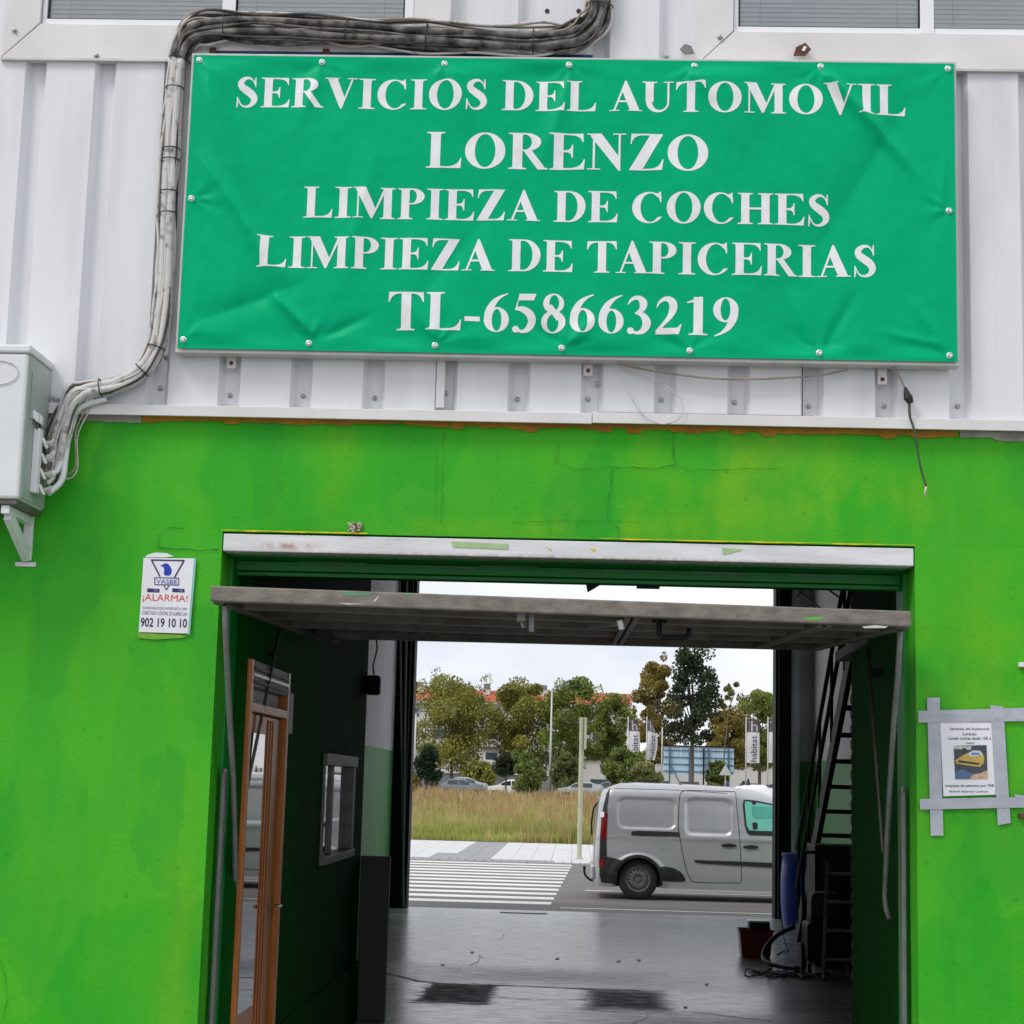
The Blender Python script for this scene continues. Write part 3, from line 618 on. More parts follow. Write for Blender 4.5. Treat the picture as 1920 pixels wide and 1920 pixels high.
def bowl(x, yc, xc, rxo, ryo, rxi, ryi):
    o = [(x, yc+ryo)]+arc(xc, yc, rxo, ryo, 90, -90)+[(x, yc-ryo)]; i = [(x, yc+ryi)]+arc(xc-0.02, yc, rxi, ryi, 90, -90)+[(x, yc-ryi)]
    return ('s', o, i)
def rot9(pieces):
    out = []
    for q in pieces:
        f = lambda L: [(0.74-x, 0.98-y) for x, y in L]
        out.append((q[0],)+tuple(f(L) for L in q[1:]))
    return out
botarm = lambda x, xr: ('p', [(x,0),(xr-.02,0),(xr,.28),(xr-.03,.28)]+bez((xr-.03,.28),(xr-.09,.05),(x+.26,.045),7)+[(x,.045)])
toparm = lambda x, xr: ('p', [(x,1),(xr,1),(xr+.012,.76),(xr-.018,.76)]+bez((xr-.018,.76),(xr-.06,.955),(x+.26,.955),7)+[(x,.955)])
GL = {}
GL['I'] = (.575, [stem(.18,.395,s=.15)])
GL['H'] = (1.15, [stem(.155,.37), stem(.78,.995), poly((.37,.47),(.78,.47),(.78,.535),(.37,.535))])
GL['L'] = (.987, [stem(.155,.37), botarm(.30,.95)])
GL['E'] = (.987, [stem(.155,.37), botarm(.30,.955), toparm(.30,.905), ('p', [(.30,.535),(.30,.475),(.48,.475)]+bez((.50,.475),(.60,.46),(.615,.32),4)+[(.645,.32),(.645,.69),(.615,.69)]+bez((.615,.69),(.60,.55),(.48,.535),4))])
GL['T'] = (.987, [stem(.385,.60,st=False,y1=.985), ('p', [(.045,1),(.94,1),(.957,.74),(.925,.74)]+bez((.925,.74),(.86,.955),(.66,.955),6)+[(.32,.955)]+bez((.32,.955),(.125,.955),(.06,.74),6)+[(.03,.74)])])
GL['D'] = (1.068, [stem(.155,.37), bowl(.30,.5,.50,.52,.5,.29,.455)])
GL['P'] = (.904, [stem(.155,.37), bowl(.30,.74,.48,.39,.26,.165,.215)])
GL['R'] = (1.068, [stem(.155,.37), bowl(.30,.75,.48,.40,.25,.175,.205), poly((.38,.52),(.64,.52),(.98,.06),(1.06,.032),(1.06,0),(.80,0),(.44,.49))])
GL['V'] = (1.068, [poly((.10,.985),(.405,.985),(.665,.33),(.575,-.02),(.525,-.02)), poly((.865,.985),(.925,.985),(.575,-.02),(.555,.06),(.60,.2)), serif(.02,.47,1,False), serif(.74,1.05,1,False)])
GL['A'] = (1.068, [poly((.50,1.015),(.545,1.015),(.975,.01),(.67,.01),(.41,.68)), poly((.50,1.015),(.53,.92),(.20,.01),(.135,.01)), poly((.24,.29),(.68,.29),(.66,.35),(.26,.35)), serif(.02,.33,0), serif(.60,1.05,0)])
GL['U'] = (1.068, [stem(.155,.37,y0=.33,sb=False), ('s', arc(.5225,.335,.3675,.355,180,360), arc(.5875,.335,.2375,.275,180,360)), poly((.825,.33),(.89,.33),(.89,.985),(.825,.985)), serif(.71,1.03,1,False)])
GL['M'] = (1.396, [stem(1.0,1.215,s=.12), poly((.165,.015),(.215,.015),(.215,.985),(.165,.985)), poly((.08,1),(.42,1),(.74,.32),(.645,0),(.60,0)), poly((1.0,1),(1.06,.93),(.645,0),(.655,.13),(.72,.30)), serif(.04,.36,0), serif(.03,.26,1,False)])
GL['N'] = (1.068, [poly((.17,.015),(.225,.015),(.225,.95),(.17,.95)), poly((.07,1),(.39,1),(.89,.31),(.89,-.02),(.845,-.02),(.17,.84)), poly((.835,.2),(.89,.2),(.89,.985),(.835,.985)), serif(.03,.37,0), serif(.69,1.03,1,False), serif(.02,.2,1,False)])
GL['Z'] = (.987, [poly((.59,.975),(.91,.975),(.395,.03),(.06,.03)), ('p', [(.10,1),(.91,1),(.91,.955),(.40,.955)]+bez((.36,.955),(.13,.94),(.105,.72),6)+[(.075,.72)]), ('p', [(.06,0),(.90,0),(.935,.29),(.905,.29)]+bez((.905,.29),(.83,.045),(.60,.045),6)+[(.06,.045)])])
GL['O'] = (1.15, [('s', arc(.575,.49,.525,.51,0,360,40), arc(.575,.49,.268,.462,0,360,40))])
GL['C'] = (1.068, [('s', arc(.56,.49,.51,.51,36,326,34), [(.56+.40*math.cos(math.radians(36)), .79)]+arc(.61,.49,.305,.462,50,318,32)+[(.985,.205)]), ('p', [(.90,1.0),(.935,1.0),(.955,.655),(.925,.655)]+bez((.925,.655),(.87,.85),(.78,.90),4)+[(.80,.955),(.87,.95)])])
GL['S'] = (.822, [stroke([(.665,.70,.02),(.62,.84,.035),(.50,.955,.07),(.34,.94,.12),(.21,.81,.19),(.25,.665,.22),(.43,.53,.25),(.585,.40,.24),(.645,.24,.20),(.555,.085,.13),(.39,.02,.07),(.24,.075,.045),(.12,.30,.02)]), poly((.655,1.0),(.685,1.0),(.695,.67),(.665,.67),(.63,.82)), poly((.085,-.02),(.115,-.02),(.15,.12),(.125,.34),(.095,.34))])
GL['1'] = (.74, [stem(.29,.49,st=False,s=.14), ('p', [(.10,.865),(.44,1.01),(.49,1.01),(.49,.97),(.29,.86),(.115,.84)])])
GL['2'] = (.74, [stroke([(.07,.70,.02),(.15,.86,.07),(.32,.945,.13),(.47,.86,.2),(.49,.68,.2),(.40,.46,.13),(.25,.27,.09),(.06,.06,.07)]), ('p', [(.03,0),(.64,0),(.715,.28),(.68,.28)]+bez((.68,.28),(.62,.165),(.52,.165),5)+[(.14,.165)])])
GL['3'] = (.74, [stroke([(.07,.76,.02),(.16,.90,.08),(.33,.95,.12),(.46,.83,.2),(.43,.65,.15),(.27,.535,.04)]), stroke([(.25,.545,.04),(.45,.49,.15),(.555,.29,.22),(.47,.09,.16),(.31,.015,.08),(.19,.05,.08)]), ('p', arc(.14,.07,.09,.09,0,360,14))])
GL['5'] = (.74, [poly((.215,1),(.66,1),(.60,.83),(.20,.83)), poly((.19,.86),(.225,1),(.17,.60),(.115,.585)), stroke([(.115,.60,.05),(.30,.60,.15),(.49,.48,.2),(.555,.29,.2),(.46,.09,.15),(.31,.015,.08),(.19,.05,.08)]), ('p', arc(.14,.07,.09,.09,0,360,14))])
GL['6'] = (.74, [('s', arc(.375,.31,.325,.33,0,360,32), arc(.385,.30,.125,.29,0,360,32)), stroke([(.155,.30,.2),(.18,.52,.2),(.30,.76,.15),(.48,.92,.07),(.66,1.0,.03)])])
GL['9'] = (.74, rot9(GL['6'][1]))
GL['8'] = (.74, [('s', arc(.37,.75,.27,.26,0,360,30), arc(.385,.765,.125,.205,0,360,30)), ('s', arc(.37,.27,.315,.29,0,360,30), arc(.355,.245,.15,.225,0,360,30)), poly((.16,.70),(.32,.72),(.62,.36),(.46,.30))])
GL['-'] = (.493, [poly((.05,.25),(.44,.25),(.44,.375),(.05,.375))])
GL[' '] = (.37, [])
KERN = {('A','U'):-.06, ('A','T'):-.08, ('T','A'):-.08, ('A','P'):-.05, ('O','V'):-.05}
def layout(txt):
    x = 0; out = []; prev = None
    wi = 0
    for ch in txt:
        wi += ch == ' '
        x += KERN.get((prev, ch), 0); a, ps = GL[ch]
        for k, q in enumerate(ps): out.append((q[0], k+100*wi)+tuple([(px+x, py) for px, py in L] for L in q[1:]))
        x += a; prev = ch
    xs = [p[0] for q in out for L in q[2:] for p in L]; return out, min(xs), max(xs)
# ================================================================ banner
SY = -0.115
sTL, sTR, sBL, sBR = PY(358,100,SY), PY(1793,115,SY), PY(330,660,SY), PY(1800,688,SY)
SX0, SX1, SZ0, SZ1 = (sTL.x+sBL.x)/2, (sTR.x+sBR.x)/2, (sBL.z+sBR.z)/2, (sTL.z+sTR.z)/2
sign = thing('banner_sign', 'large green banner with white serif lettering in a metal frame above the doorway', 'sign', ((SX0+SX1)/2, -0.03, SZ0))
fw = 0.022
fm = MB(); fm.box(SX0, SX1, SY, -0.05, SZ1-fw, SZ1); fm.box(SX0, SX1, SY, -0.05, SZ0, SZ0+fw)
fm.box(SX0, SX0+fw*0.8, SY+0.0005, -0.05, SZ0+fw, SZ1-fw); fm.box(SX1-fw*0.8, SX1, SY+0.0005, -0.05, SZ0+fw, SZ1-fw)
fm.build('sign_frame', MT['alu'], sign, bevel=0.003)
eyes = [(375,115),(605,119),(834,122),(1067,124),(1302,126),(1538,127),(1776,131),(360,374),(1778,397),(345,638),(580,645),(816,649),(1053,654),(1293,659),(1535,663),(1779,668)]
EYE = [PY(a, b, SY) for a, b in eyes]
def cseg(a, b): p, q = PY(*a, SY), PY(*b, SY); return (p.x, p.z, q.x, q.z)
creases = [(cseg((1545,135),(1730,345)),.020,.030),(cseg((378,130),(470,420)),.018,.05),(cseg((365,280),(560,560)),.012,.05),(cseg((470,430),(540,600)),.010,.05),(cseg((520,560),(600,640)),.012,.025),
    (cseg((1075,130),(1010,330)),.008,.05),(cseg((1300,135),(1340,200)),.008,.03),(cseg((1530,655),(1480,540)),.008,.022),(cseg((1545,655),(1610,540)),-.007,.03),(cseg((1775,660),(1690,540)),.007,.03),(cseg((1770,650),(1640,620)),.005,.02),
    (cseg((820,640),(760,560)),.008,.04),(cseg((590,640),(700,590)),-.010,.03),(cseg((1060,650),(1120,590)),.008,.03),(cseg((1050,650),(990,600)),-.007,.03),(cseg((1290,655),(1240,590)),.009,.03),(cseg((1775,300),(1760,420)),.008,.025),(cseg((840,130),(900,260)),.006,.06),(cseg((610,125),(560,240)),.008,.05),(cseg((1700,200),(1500,520)),-.007,.08),(cseg((700,300),(640,560)),.007,.07),(cseg((900,420),(760,600)),-.006,.07),(cseg((1180,230),(1420,520)),.005,.08),(cseg((380,600),(600,520)),-.008,.05)]
def bdisp(x, z):
    e = min(x-SX0, SX1-x, z-SZ0, SZ1-z); k = max(0.0, min(1.0, (e-0.035)/0.05)); d = 0.0
    for (x0, z0, x1, z1), am, wd in creases:
        dx, dz = x1-x0, z1-z0; L2 = dx*dx+dz*dz; t = ((x-x0)*dx+(z-z0)*dz)/L2; tt = max(0, min(1, t))
        r2 = (x-x0-dx*tt)**2+(z-z0-dz*tt)**2; d += am*(0.45*math.exp(-r2/(wd*wd))+0.55*math.exp(-math.sqrt(r2+2e-5)/(wd*0.55)))*(0.10+0.90*math.sin(math.pi*(0.22+0.76*tt))**1.3)
    d += 0.0016*mn.noise(Vector((x*11+z*4, z*7, 1.0))) + 0.0007*mn.noise(Vector((x*26, z*20, 4.0)))
    d += 0.008*mn.noise(Vector((x*1.6+z*0.9, z*1.2, 3.1))) + 0.005*mn.noise(Vector((x*4.0, z*2.2, 8.0)))
    # scallops between the bottom and top fixings
    ph = (x-SX0)/(SX1-SX0)*6
    for zz, a in ((SZ0, .010), (SZ1, .006)):
        d += a*math.sin(math.pi*2*ph*1.0+ (1.3*mn.noise(Vector((x*3,0,zz)))))*math.exp(-abs(z-zz)/0.09)*math.exp(-0.0)
    for i, p in enumerate(EYE):           # tension wrinkles fanning out of every fixing
        dx, dz = x-p.x, z-p.z; r = math.hypot(dx, dz)
        if r < 0.34: th = math.atan2(dz, dx); d += 0.0055*math.cos(7*th+i*1.7+1.5*math.sin(2*th+i))*math.exp(-r/0.085)*min(1, r/0.05)/1.7
    return d*k*2.3
BY = SY-0.012
bx0, bx1, bz0, bz1 = SX0+0.012, SX1-0.012, SZ0+0.016, SZ1-0.014
bn = MB(); NU, NV = 340, 140
BH = [[bdisp(bx0+(bx1-bx0)*i/(NU-1), bz0+(bz1-bz0)*j/(NV-1)) for i in range(NU)] for j in range(NV)]
def bdg(x, z):
    u = max(0, min(NU-1.001, (x-bx0)/(bx1-bx0)*(NU-1))); v = max(0, min(NV-1.001, (z-bz0)/(bz1-bz0)*(NV-1))); i, j = int(u), int(v); a, b = u-i, v-j
    return (BH[j][i]*(1-a)+BH[j][i+1]*a)*(1-b)+(BH[j+1][i]*(1-a)+BH[j+1][i+1]*a)*b
bn.grid(NU, NV, lambda u, v: (bx0+(bx1-bx0)*u, BY-BH[int(round(v*(NV-1)))][int(round(u*(NU-1)))], bz0+(bz1-bz0)*v))
banner = bn.build('banner', MT['banner'], sign, smooth=True, fix=False)
hem = MB()
def lettering(txt, L, R, tl, bl, tr, br):
    pcs, x0, x1 = layout(txt)
    A, B, C, D = PY(L, tl, BY), PY(L, bl, BY), PY(R, tr, BY), PY(R, br, BY)
    zb = (B.z+D.z)/2; zt = (A.z+C.z)/2; sx = (C.x-A.x)/(x1-x0); sz = zt-zb
    for wi in range(txt.count(' ')+1): word([q for q in pcs if q[1]//100 == wi], A, x0, sx, zb, sz)
def word(pcs, A, x0, sx, zb, sz):
    bm = bmesh.new()
    for q in pcs:
        off = 0.0014+0.0002*(q[1] % 100)
        f = lambda p: (A.x+(p[0]-x0)*sx, off, zb+p[1]*sz)
        if q[0] == 'p': faces = [[f(p) for p in q[2]]]
        else: faces = [[f(q[2][i % len(q[2])]), f(q[2][i+1]), f(q[3][min(i+1, len(q[3])-1)]), f(q[3][min(i, len(q[3])-1)])] for i in range(len(q[2])-1)]
        for F in faces:
            try: bm.faces.new([bm.verts.new(p) for p in F])
            except ValueError: pass
    bm.normal_update(); bmesh.ops.triangulate(bm, faces=bm.faces)
    for it in range(4):
        es = [e for e in bm.edges if e.calc_length() > 0.014]
        if not es: break
        bmesh.ops.subdivide_edges(bm, edges=es, cuts=1); bmesh.ops.triangulate(bm, faces=bm.faces)
    o0 = sign.location
    for v in bm.verts: v.co = (v.co.x-o0.x, BY-bdg(v.co.x, v.co.z)-v.co.y-o0.y, v.co.z-o0.z)
    for F in bm.faces:
        if F.normal.y > 0: F.normal_flip()
    me = bpy.data.meshes.new('lettering'); bm.to_mesh(me); bm.free(); me.materials.append(MT['letter'])
    o = bpy.data.objects.new('lettering', me); col.objects.link(o); o.parent = sign
lettering('SERVICIOS DEL AUTOMOVIL', 446, 1698, 144, 200, 160, 217)
lettering('LORENZO', 801, 1328, 249, 316, 252, 320)
lettering('LIMPIEZA DE COCHES', 571, 1556, 351, 409, 364, 422)
lettering('LIMPIEZA DE TAPICERIAS', 484, 1642, 443, 502, 459, 519)
lettering('TL-658663219', 729, 1385, 548, 619, 557, 628)
ey = None
for p in EYE:
    if ey is None:
        ey = MB().lathe((p.x, BY-0.001, p.z), [(0.0135,0.002),(0.0135,-0.002),(0.009,-0.004),(0.008,-0.010),(0.006,-0.012),(0.003,-0.010)], 16, 'y').build('fixing_screw', MT['eyelet'], sign, smooth=True, autosm=40); e0 = p
    else: piece(ey, 'fixing_screw', (p.x-e0.x, 0, p.z-e0.z), sign)
for px, py in ((435,668),(1103,682),(1654,698)):
    p = PY(px, py, -0.04); b = MB(); b.box(p.x-0.02, p.x+0.02, -0.047, -0.037, p.z-0.055, SZ0+0.03); b = b.build('bracket', MT['alu'], sign, bevel=0.002)
    MB().lathe((p.x, -0.047, p.z-0.032), [(0.009,0),(0.009,-0.003),(0.006,-0.006)], 10, 'y').build('bolt', MT['rust'], b)
p = PY(827, 720, -0.02); MB().box(p.x-0.018, p.x+0.018, -0.045, -0.036, 3.19, SZ0+0.03).build('hanger_strip', MT['trim'], sign, bevel=0.002)
for pts in (((1488,104),(1493,88),(1510,80),(1521,92),(1510,104)),):
    MB().prism(pxpoly(pts, -0.075), (0, 0.006, 0)).build('rusty_bracket', MT['rust'], sign)
    MB().prism(pxpoly(((1503,94),(1508,86),(1513,88),(1508,96)), -0.0765), (0, 0.0006, 0)).build('bracket_slot', MT['pvc'], sign)
MB().prism(pxpoly(((1275,92),(1284,82),(1296,86),(1302,100),(1284,102)), -0.075), (0,0.006,0)).build('grey_bracket', MT['rod'], sign)
old = MB().box(PY(395,80,-0.05).x, PY(1112,80,-0.05).x, -0.050, -0.040, SZ1-0.3, SZ1+0.04).build('old_blue_board', MT['blue'], sign)
for px in (400, 612): p = PY(px, 75, -0.06); MB().box(p.x-0.014, p.x+0.014, -0.062, -0.051, SZ1-0.01, SZ1+0.05).build('angle_bracket', MT['rust'], sign)
# ================================================================ cable bundle
path = [(1124,-60),(1126,0),(1118,32),(1098,58),(1060,74),(1000,77),(900,74),(800,68),(700,62),(600,55),(500,50),(420,50),(372,56),(346,78),(334,110),(329,150),(324,220),(320,300),(316,380),(313,460),(309,530),(304,590),(296,640),(278,680),(252,705),(215,722),(180,728),(150,738),(128,765),(114,810),(104,860),(92,900)]
def smooth_path(P, sub=4):
    Q = [P[0]]+list(P)+[P[-1]]; out = []
    for i in range(1, len(Q)-2):
        for k in range(sub):
            t = k/sub; out.append(tuple(0.5*((2*Q[i][c])+(-Q[i-1][c]+Q[i+1][c])*t+(2*Q[i-1][c]-5*Q[i][c]+4*Q[i+1][c]-Q[i+2][c])*t*t+(-Q[i-1][c]+3*Q[i][c]-3*Q[i+1][c]+Q[i+2][c])*t**3) for c in range(len(P[0]))))
    return out+[tuple(P[-1])]
SPth = smooth_path(path)
bp0 = PY(315, 400, -0.06)
cab = thing('cable_bundle', 'bundle of strapped grey weathered cables running over and down beside the green banner', 'cables', (bp0.x, -0.06, 3.2))
def lane(off, dep, i0, i1, wob, seed, end=None):
    pts = []
    for i in range(i0, i1):
        a, b = SPth[max(i-1,0)], SPth[min(i+1,len(SPth)-1)]; d = math.hypot(b[0]-a[0], b[1]-a[1]) or 1
        nx, ny = -(b[1]-a[1])/d, (b[0]-a[0])/d; o = off+wob*mn.noise(Vector((i*0.16, seed*3.7, 0)))
        frac = i/len(SPth); sp = 1.5 if frac < 0.40 else 1.5-0.65*min(1, (frac-0.40)/0.05) if frac < 0.86 else 1.15
        pts.append(PY(SPth[i][0]+nx*o*sp, SPth[i][1]+ny*o*sp, dep+0.012*mn.noise(Vector((i*0.12, seed*1.3, 5)))))
    if end: pts += [Vector(e) for e in end]
    return pts
NS = len(SPth); turn = int(NS*0.40); lowr = int(NS*0.455)
# thick conduits: weathered along the top and the first drop, cleaner below
for off, dep, r, s in ((7,-0.10,0.0165,1),(-6,-0.105,0.017,2)):
    L_ = lane(off, dep, 0, NS, 2.5, s)
    MB().tube(L_[:lowr+1], [r*(1+0.10*mn.noise(Vector((i*1.1,s,0)))) for i in range(lowr+1)], 9).build('conduit', MT['cable_dirty'], cab, smooth=True)
    MB().tube(L_[lowr:], r*0.96, 9).build('conduit', MT['cable_grey'], cab, smooth=True)
for off, dep, r, s, mt in ((11,-0.06,0.011,21,'cable_black'),(17,-0.065,0.008,22,'cable_grey'),(18,-0.05,0.006,23,'cable_tan'),(-11,-0.06,0.011,24,'cable_black'),(-14,-0.085,0.008,3,'cable_grey'),(0,-0.078,0.010,5,'cable_tan'),(-9,-0.112,0.006,6,'cable_black'),(3,-0.116,0.0055,7,'cable_grey'),(14,-0.085,0.007,8,'cable_black'),(12,-0.1,0.005,9,'cable_tan'),(-17,-0.08,0.006,10,'cable_grey'),(-2,-0.09,0.008,12,'cable_black')):
    L_ = lane(off, dep, 0, NS, 11.0, s)
    MB().tube(L_[:lowr+1], r, 7).build('cable', MT['cable_dirty' if mt == 'cable_grey' and s % 2 else mt], cab, smooth=True)
    MB().tube(L_[lowr:], r, 7).build('cable', MT['cable_grey' if s % 3 else mt], cab, smooth=True)
MB().tube([PY(a, b, -0.085) for a, b in smooth_path([(420,62),(480,78),(540,84),(620,80),(700,82),(800,90),(880,92),(960,88),(1030,90),(1080,82)])], 0.007, 7).build('cable', MT['cable_dirty'], cab, smooth=True)
MB().tube([PY(a, b, -0.09) for a, b in smooth_path([(520,66),(590,72),(660,88),(740,78),(830,84),(920,80),(1000,92),(1062,86)])], 0.006, 7).build('cable', MT['cable_tan'], cab, smooth=True)
MB().tube([PY(a, b, -0.08) for a, b in smooth_path([(318,590),(300,650),(280,690),(262,712),(250,716)])], 0.003, 6).build('cable', MT['black'], cab, smooth=True)
for (x, y) in ((1125,6),(1005,77),(811,70),(644,62),(418,55),(334,112),(329,166),(318,282),(316,302),(314,354),(311,404),(301,650),(273,708),(190,728)):
    # strap: small loop round the bundle
    i = min(range(NS), key=lambda k: (SPth[k][0]-x)**2+(SPth[k][1]-y)**2); a, b = SPth[max(i-1,0)], SPth[min(i+1,NS-1)]
    A = PY(*a, -0.095); B = PY(*b, -0.095); d = (B-A).normalized(); n1 = Vector((0,1,0)); n2 = d.cross(n1).normalized(); c = PY(*SPth[i], -0.097)
    frac = i/NS; rr = 0.058 if frac < 0.40 else 0.038
    MB().tube([c+n2*rr*math.cos(t)+n1*0.036*math.sin(t) for t in [2*math.pi*k/16 for k in range(16)]], 0.0028, 5, closed=True).build('cable_tie', MT['black'], cab)
# ================================================================ wall cabinet at the left edge
UX, UY = -2.279, -0.358; UZ0, UZ1 = 2.70, 3.355
uw = 0.86
unit = thing('outdoor_cabinet', 'white enamelled air conditioning cabinet on wall brackets, cut by the left picture edge', 'air conditioner', (UX-uw/2, -0.18, UZ0))
MB().box(UX-uw, UX-0.003, UY, -0.012, UZ0+0.012, UZ1-0.035).build('casing', [MT['unit']], unit, bevel=0.012)
MB().box(UX-0.0028, UX+0.003, UY+0.02, -0.02, UZ0+0.02, UZ1-0.04).build('side_panel', MT['unit_shade'], unit, bevel=0.002)
MB().box(UX-uw-0.008, UX+0.008, UY-0.008, -0.008, UZ1-0.034, UZ1).build('lid', MT['unit'], unit, bevel=0.008)
MB().box(UX-uw+0.01, UX-0.01, UY+0.01, -0.02, UZ0-0.012, UZ0+0.011).build('base_pan', MT['steel'], unit, bevel=0.004)
MB().tube([(UX-0.12+0.075*math.cos(t)*1.1, UY-0.004, UZ1-0.12+0.05*math.sin(t)) for t in [2*math.pi*k/28 for k in range(28)]], 0.0022, 5, closed=True).build('badge_rim', MT['cable_grey'], unit)
MB().box(UX+0.004, UX+0.006, UY+0.05, -0.06, UZ0+0.36, UZ1-0.10).build('service_cover', MT['unit_shade'], unit, bevel=0.001)
for dy in (0.10, 0.15):
    MB().prism([(UX+0.003, UY+dy-0.01, UZ1-0.25), (UX+0.003, UY+dy+0.028, UZ1-0.25), (UX+0.026, UY+dy+0.02, UZ1-0.27), (UX+0.026, UY+dy-0.004, UZ1-0.27)], (0,0,-0.035)).build('cable_entry', MT['pvc'], unit)
    MB().tube([(UX+0.014, UY+dy+0.01, UZ1-0.30), (UX+0.022, UY+dy+0.05, UZ1-0.38), (UX+0.03, UY+dy+0.10, UZ1-0.44)], 0.006, 6).build('power_cable', MT['cable_dirty'], unit, smooth=True)
MB().box(UX+0.0035, UX+0.03, UY+0.12, UY+0.17, UZ0+0.06, UZ0+0.33).build('valve_cover', MT['pvc'], unit, bevel=0.003)
for k in range(4):
    z = UZ0+0.075+0.066*k; v = MB()
    v.tube([(UX+0.015, UY+0.185, z), (UX+0.065, UY+0.185, z+0.005)], 0.012, 8); v.tube([(UX+0.03, UY+0.165, z+0.022), (UX+0.052, UY+0.165, z-0.02)], 0.008, 8); v.tube([(UX+0.045, UY+0.185, z+0.002), (UX+0.062, UY+0.215, z+0.022)], 0.009, 8)
    v.lathe((UX+0.066, UY+0.185, z+0.005), [(0.015,-0.006),(0.015,0.006)], 6, 'x'); v.build('valve', MT['brass'], unit)
br = MB(); bx = UX-0.10
for bx in (UX-0.06, UX-uw+0.08):
    b = MB(); b.bar((bx, UY+0.02, UZ0-0.03), (bx, -0.004, UZ0-0.03), 0.035, 0.035); b.bar((bx, -0.012, UZ0-0.20), (bx, -0.012, UZ0+0.0), 0.04, 0.018, (0,1,0)); b.bar((bx, UY+0.06, UZ0-0.045), (bx, -0.02, UZ0-0.185), 0.03, 0.05); b.box(bx-0.05, bx+0.04, -0.010, -0.004, UZ0-0.225, UZ0-0.205)
    b.build('wall_bracket', MT['unit'], unit, bevel=0.003)
# pipes from the bundle down to the valves
ends = [SPth[-1]]
pipes = [((165,728),(138,748),(118,785),(108,830),(98,852),(88,858),0.0125),((190,738),(150,752),(128,790),(118,840),(108,880),(92,890),0.0125),((160,735),(132,760),(116,815),(112,855),(100,892),(90,905),0.010),((200,748),(150,765),(132,800),(124,850),(116,900),(90,925),0.013)]
pg = thing('pipe_group', 'four pale insulated pipes curving down to the valves of the white cabinet', 'pipes', (UX+0.1, -0.1, UZ0+0.1))
for k, pp in enumerate(pipes):
    r = pp[-1]; P2 = smooth_path(list(pp[:-1]), 5); n = len(P2); z = UZ0+0.075+0.066*(3-k)
    pts = [PY(a, b, -0.08-0.09*max(0, (i/n-0.55))/0.45) for i, (a, b) in enumerate(P2)]
    MB().tube(pts, r, 10).build('pipe', MT['unit'], pg, smooth=True)
thin = MB().tube([PY(a, b, -0.06) for a, b in smooth_path([(235,728),(190,745),(165,775),(145,820),(146,870),(140,890),(125,898),(110,893)])], 0.0035, 6).build('thin_cable', MT['cable_grey'], pg, smooth=True)
MB().tube([PY(a, b, -0.07) for a, b in smooth_path([(230,730),(185,742),(160,770),(142,810),(143,865),(137,883),(122,890),(108,888)])], 0.0035, 6).build('thin_cable', MT['cable_tan'], pg, smooth=True)
MB().tube([(PY(128,745,-0.05)), PY(98,745,-0.05)], 0.012, 8).build('pipe', MT['unit'], pg, smooth=True)
# ================================================================ loose wires under the banner
w1 = thing('loose_wire', 'thin pale wire sagging in a loop below the banner frame', 'wire', tuple(PY(1210,760,-0.07)))
MB().tube([PY(a, b, -0.075) for a, b in smooth_path([(1155,684),(1170,715),(1192,760),(1215,785),(1240,795),(1265,790),(1280,773),(1276,748),(1250,725),(1210,702),(1165,686)])], 0.0022, 6).build('wire', MT['cable_grey'], w1, smooth=True)
MB().tube([PY(a, b, -0.08) for a, b in smooth_path([(1160,683),(1210,693),(1260,701),(1340,710),(1410,711),(1480,708),(1540,703),(1590,693)])], 0.0045, 6).build('wire', MT['cable_tan'], w1, smooth=True)
w2 = thing('hanging_cable', 'cut dark cable with taped black joint hanging at the right below the banner', 'cable', tuple(PY(1735,930,-0.07)))
MB().tube([PY(a, b, -0.075) for a, b in smooth_path([(1672,690),(1684,702),(1694,722),(1700,735)])], 0.0045, 6).build('upper_wire', MT['cable_tan'], w2, smooth=True)
MB().tube([PY(a, b, -0.078) for a, b in ((1697,726),(1700,738),(1703,746),(1708,756))], [0.006,0.014,0.02,0.012], 8).build('taped_joint', MT['black'], w2)
MB().tube([PY(a, b, -0.075) for a, b in smooth_path([(1705,752),(1706,780),(1714,806),(1720,840),(1727,880),(1737,912)])], [0.006]*5+[0.0045]*16, 6).build('lower_cable', M('faded_black_cable', (0.06,0.08,0.05), 0.7, var=0.3, vs=20), w2, smooth=True)
MB().tube([PY(a, b, -0.075) for a, b in ((1737,912),(1735,920),(1733,931))], 0.0045, 6).build('bare_end', M('stripped_wire', (0.6,0.55,0.42), 0.5), w2, smooth=True)
# ================================================================ plain sans print (Blender's built-in face)
def text_pts(body, bold=0.0):
    c = bpy.data.curves.new('t', 'FONT'); c.body = body; c.resolution_u = 3; c.offset = bold
    o = bpy.data.objects.new('t', c); col.objects.link(o)
    dg = bpy.context.evaluated_depsgraph_get(); e = o.evaluated_get(dg); me = e.to_mesh()
    vs = [(v.co.x, v.co.y) for v in me.vertices]; fs = [tuple(p.vertices) for p in me.polygons]; e.to_mesh_clear()
    bpy.data.objects.remove(o); bpy.data.curves.remove(c)
    x0 = min(v[0] for v in vs); x1 = max(v[0] for v in vs); y0 = min(v[1] for v in vs); y1 = max(v[1] for v in vs)
    return [((a-x0)/(x1-x0), (b-y0)/(y1-y0)) for a, b in vs], fs
def pxtext(body, tl, tr, bl, Y, name, mat, parent, br=None):
    vs, fs = text_pts(body); A, B, C = PY(*tl, Y), PY(*tr, Y), PY(*bl, Y)
    return MB().add([tuple(C+(B-A)*u+(A-C)*v) for u, v in vs], fs).build(name, mat, parent, fix=False)
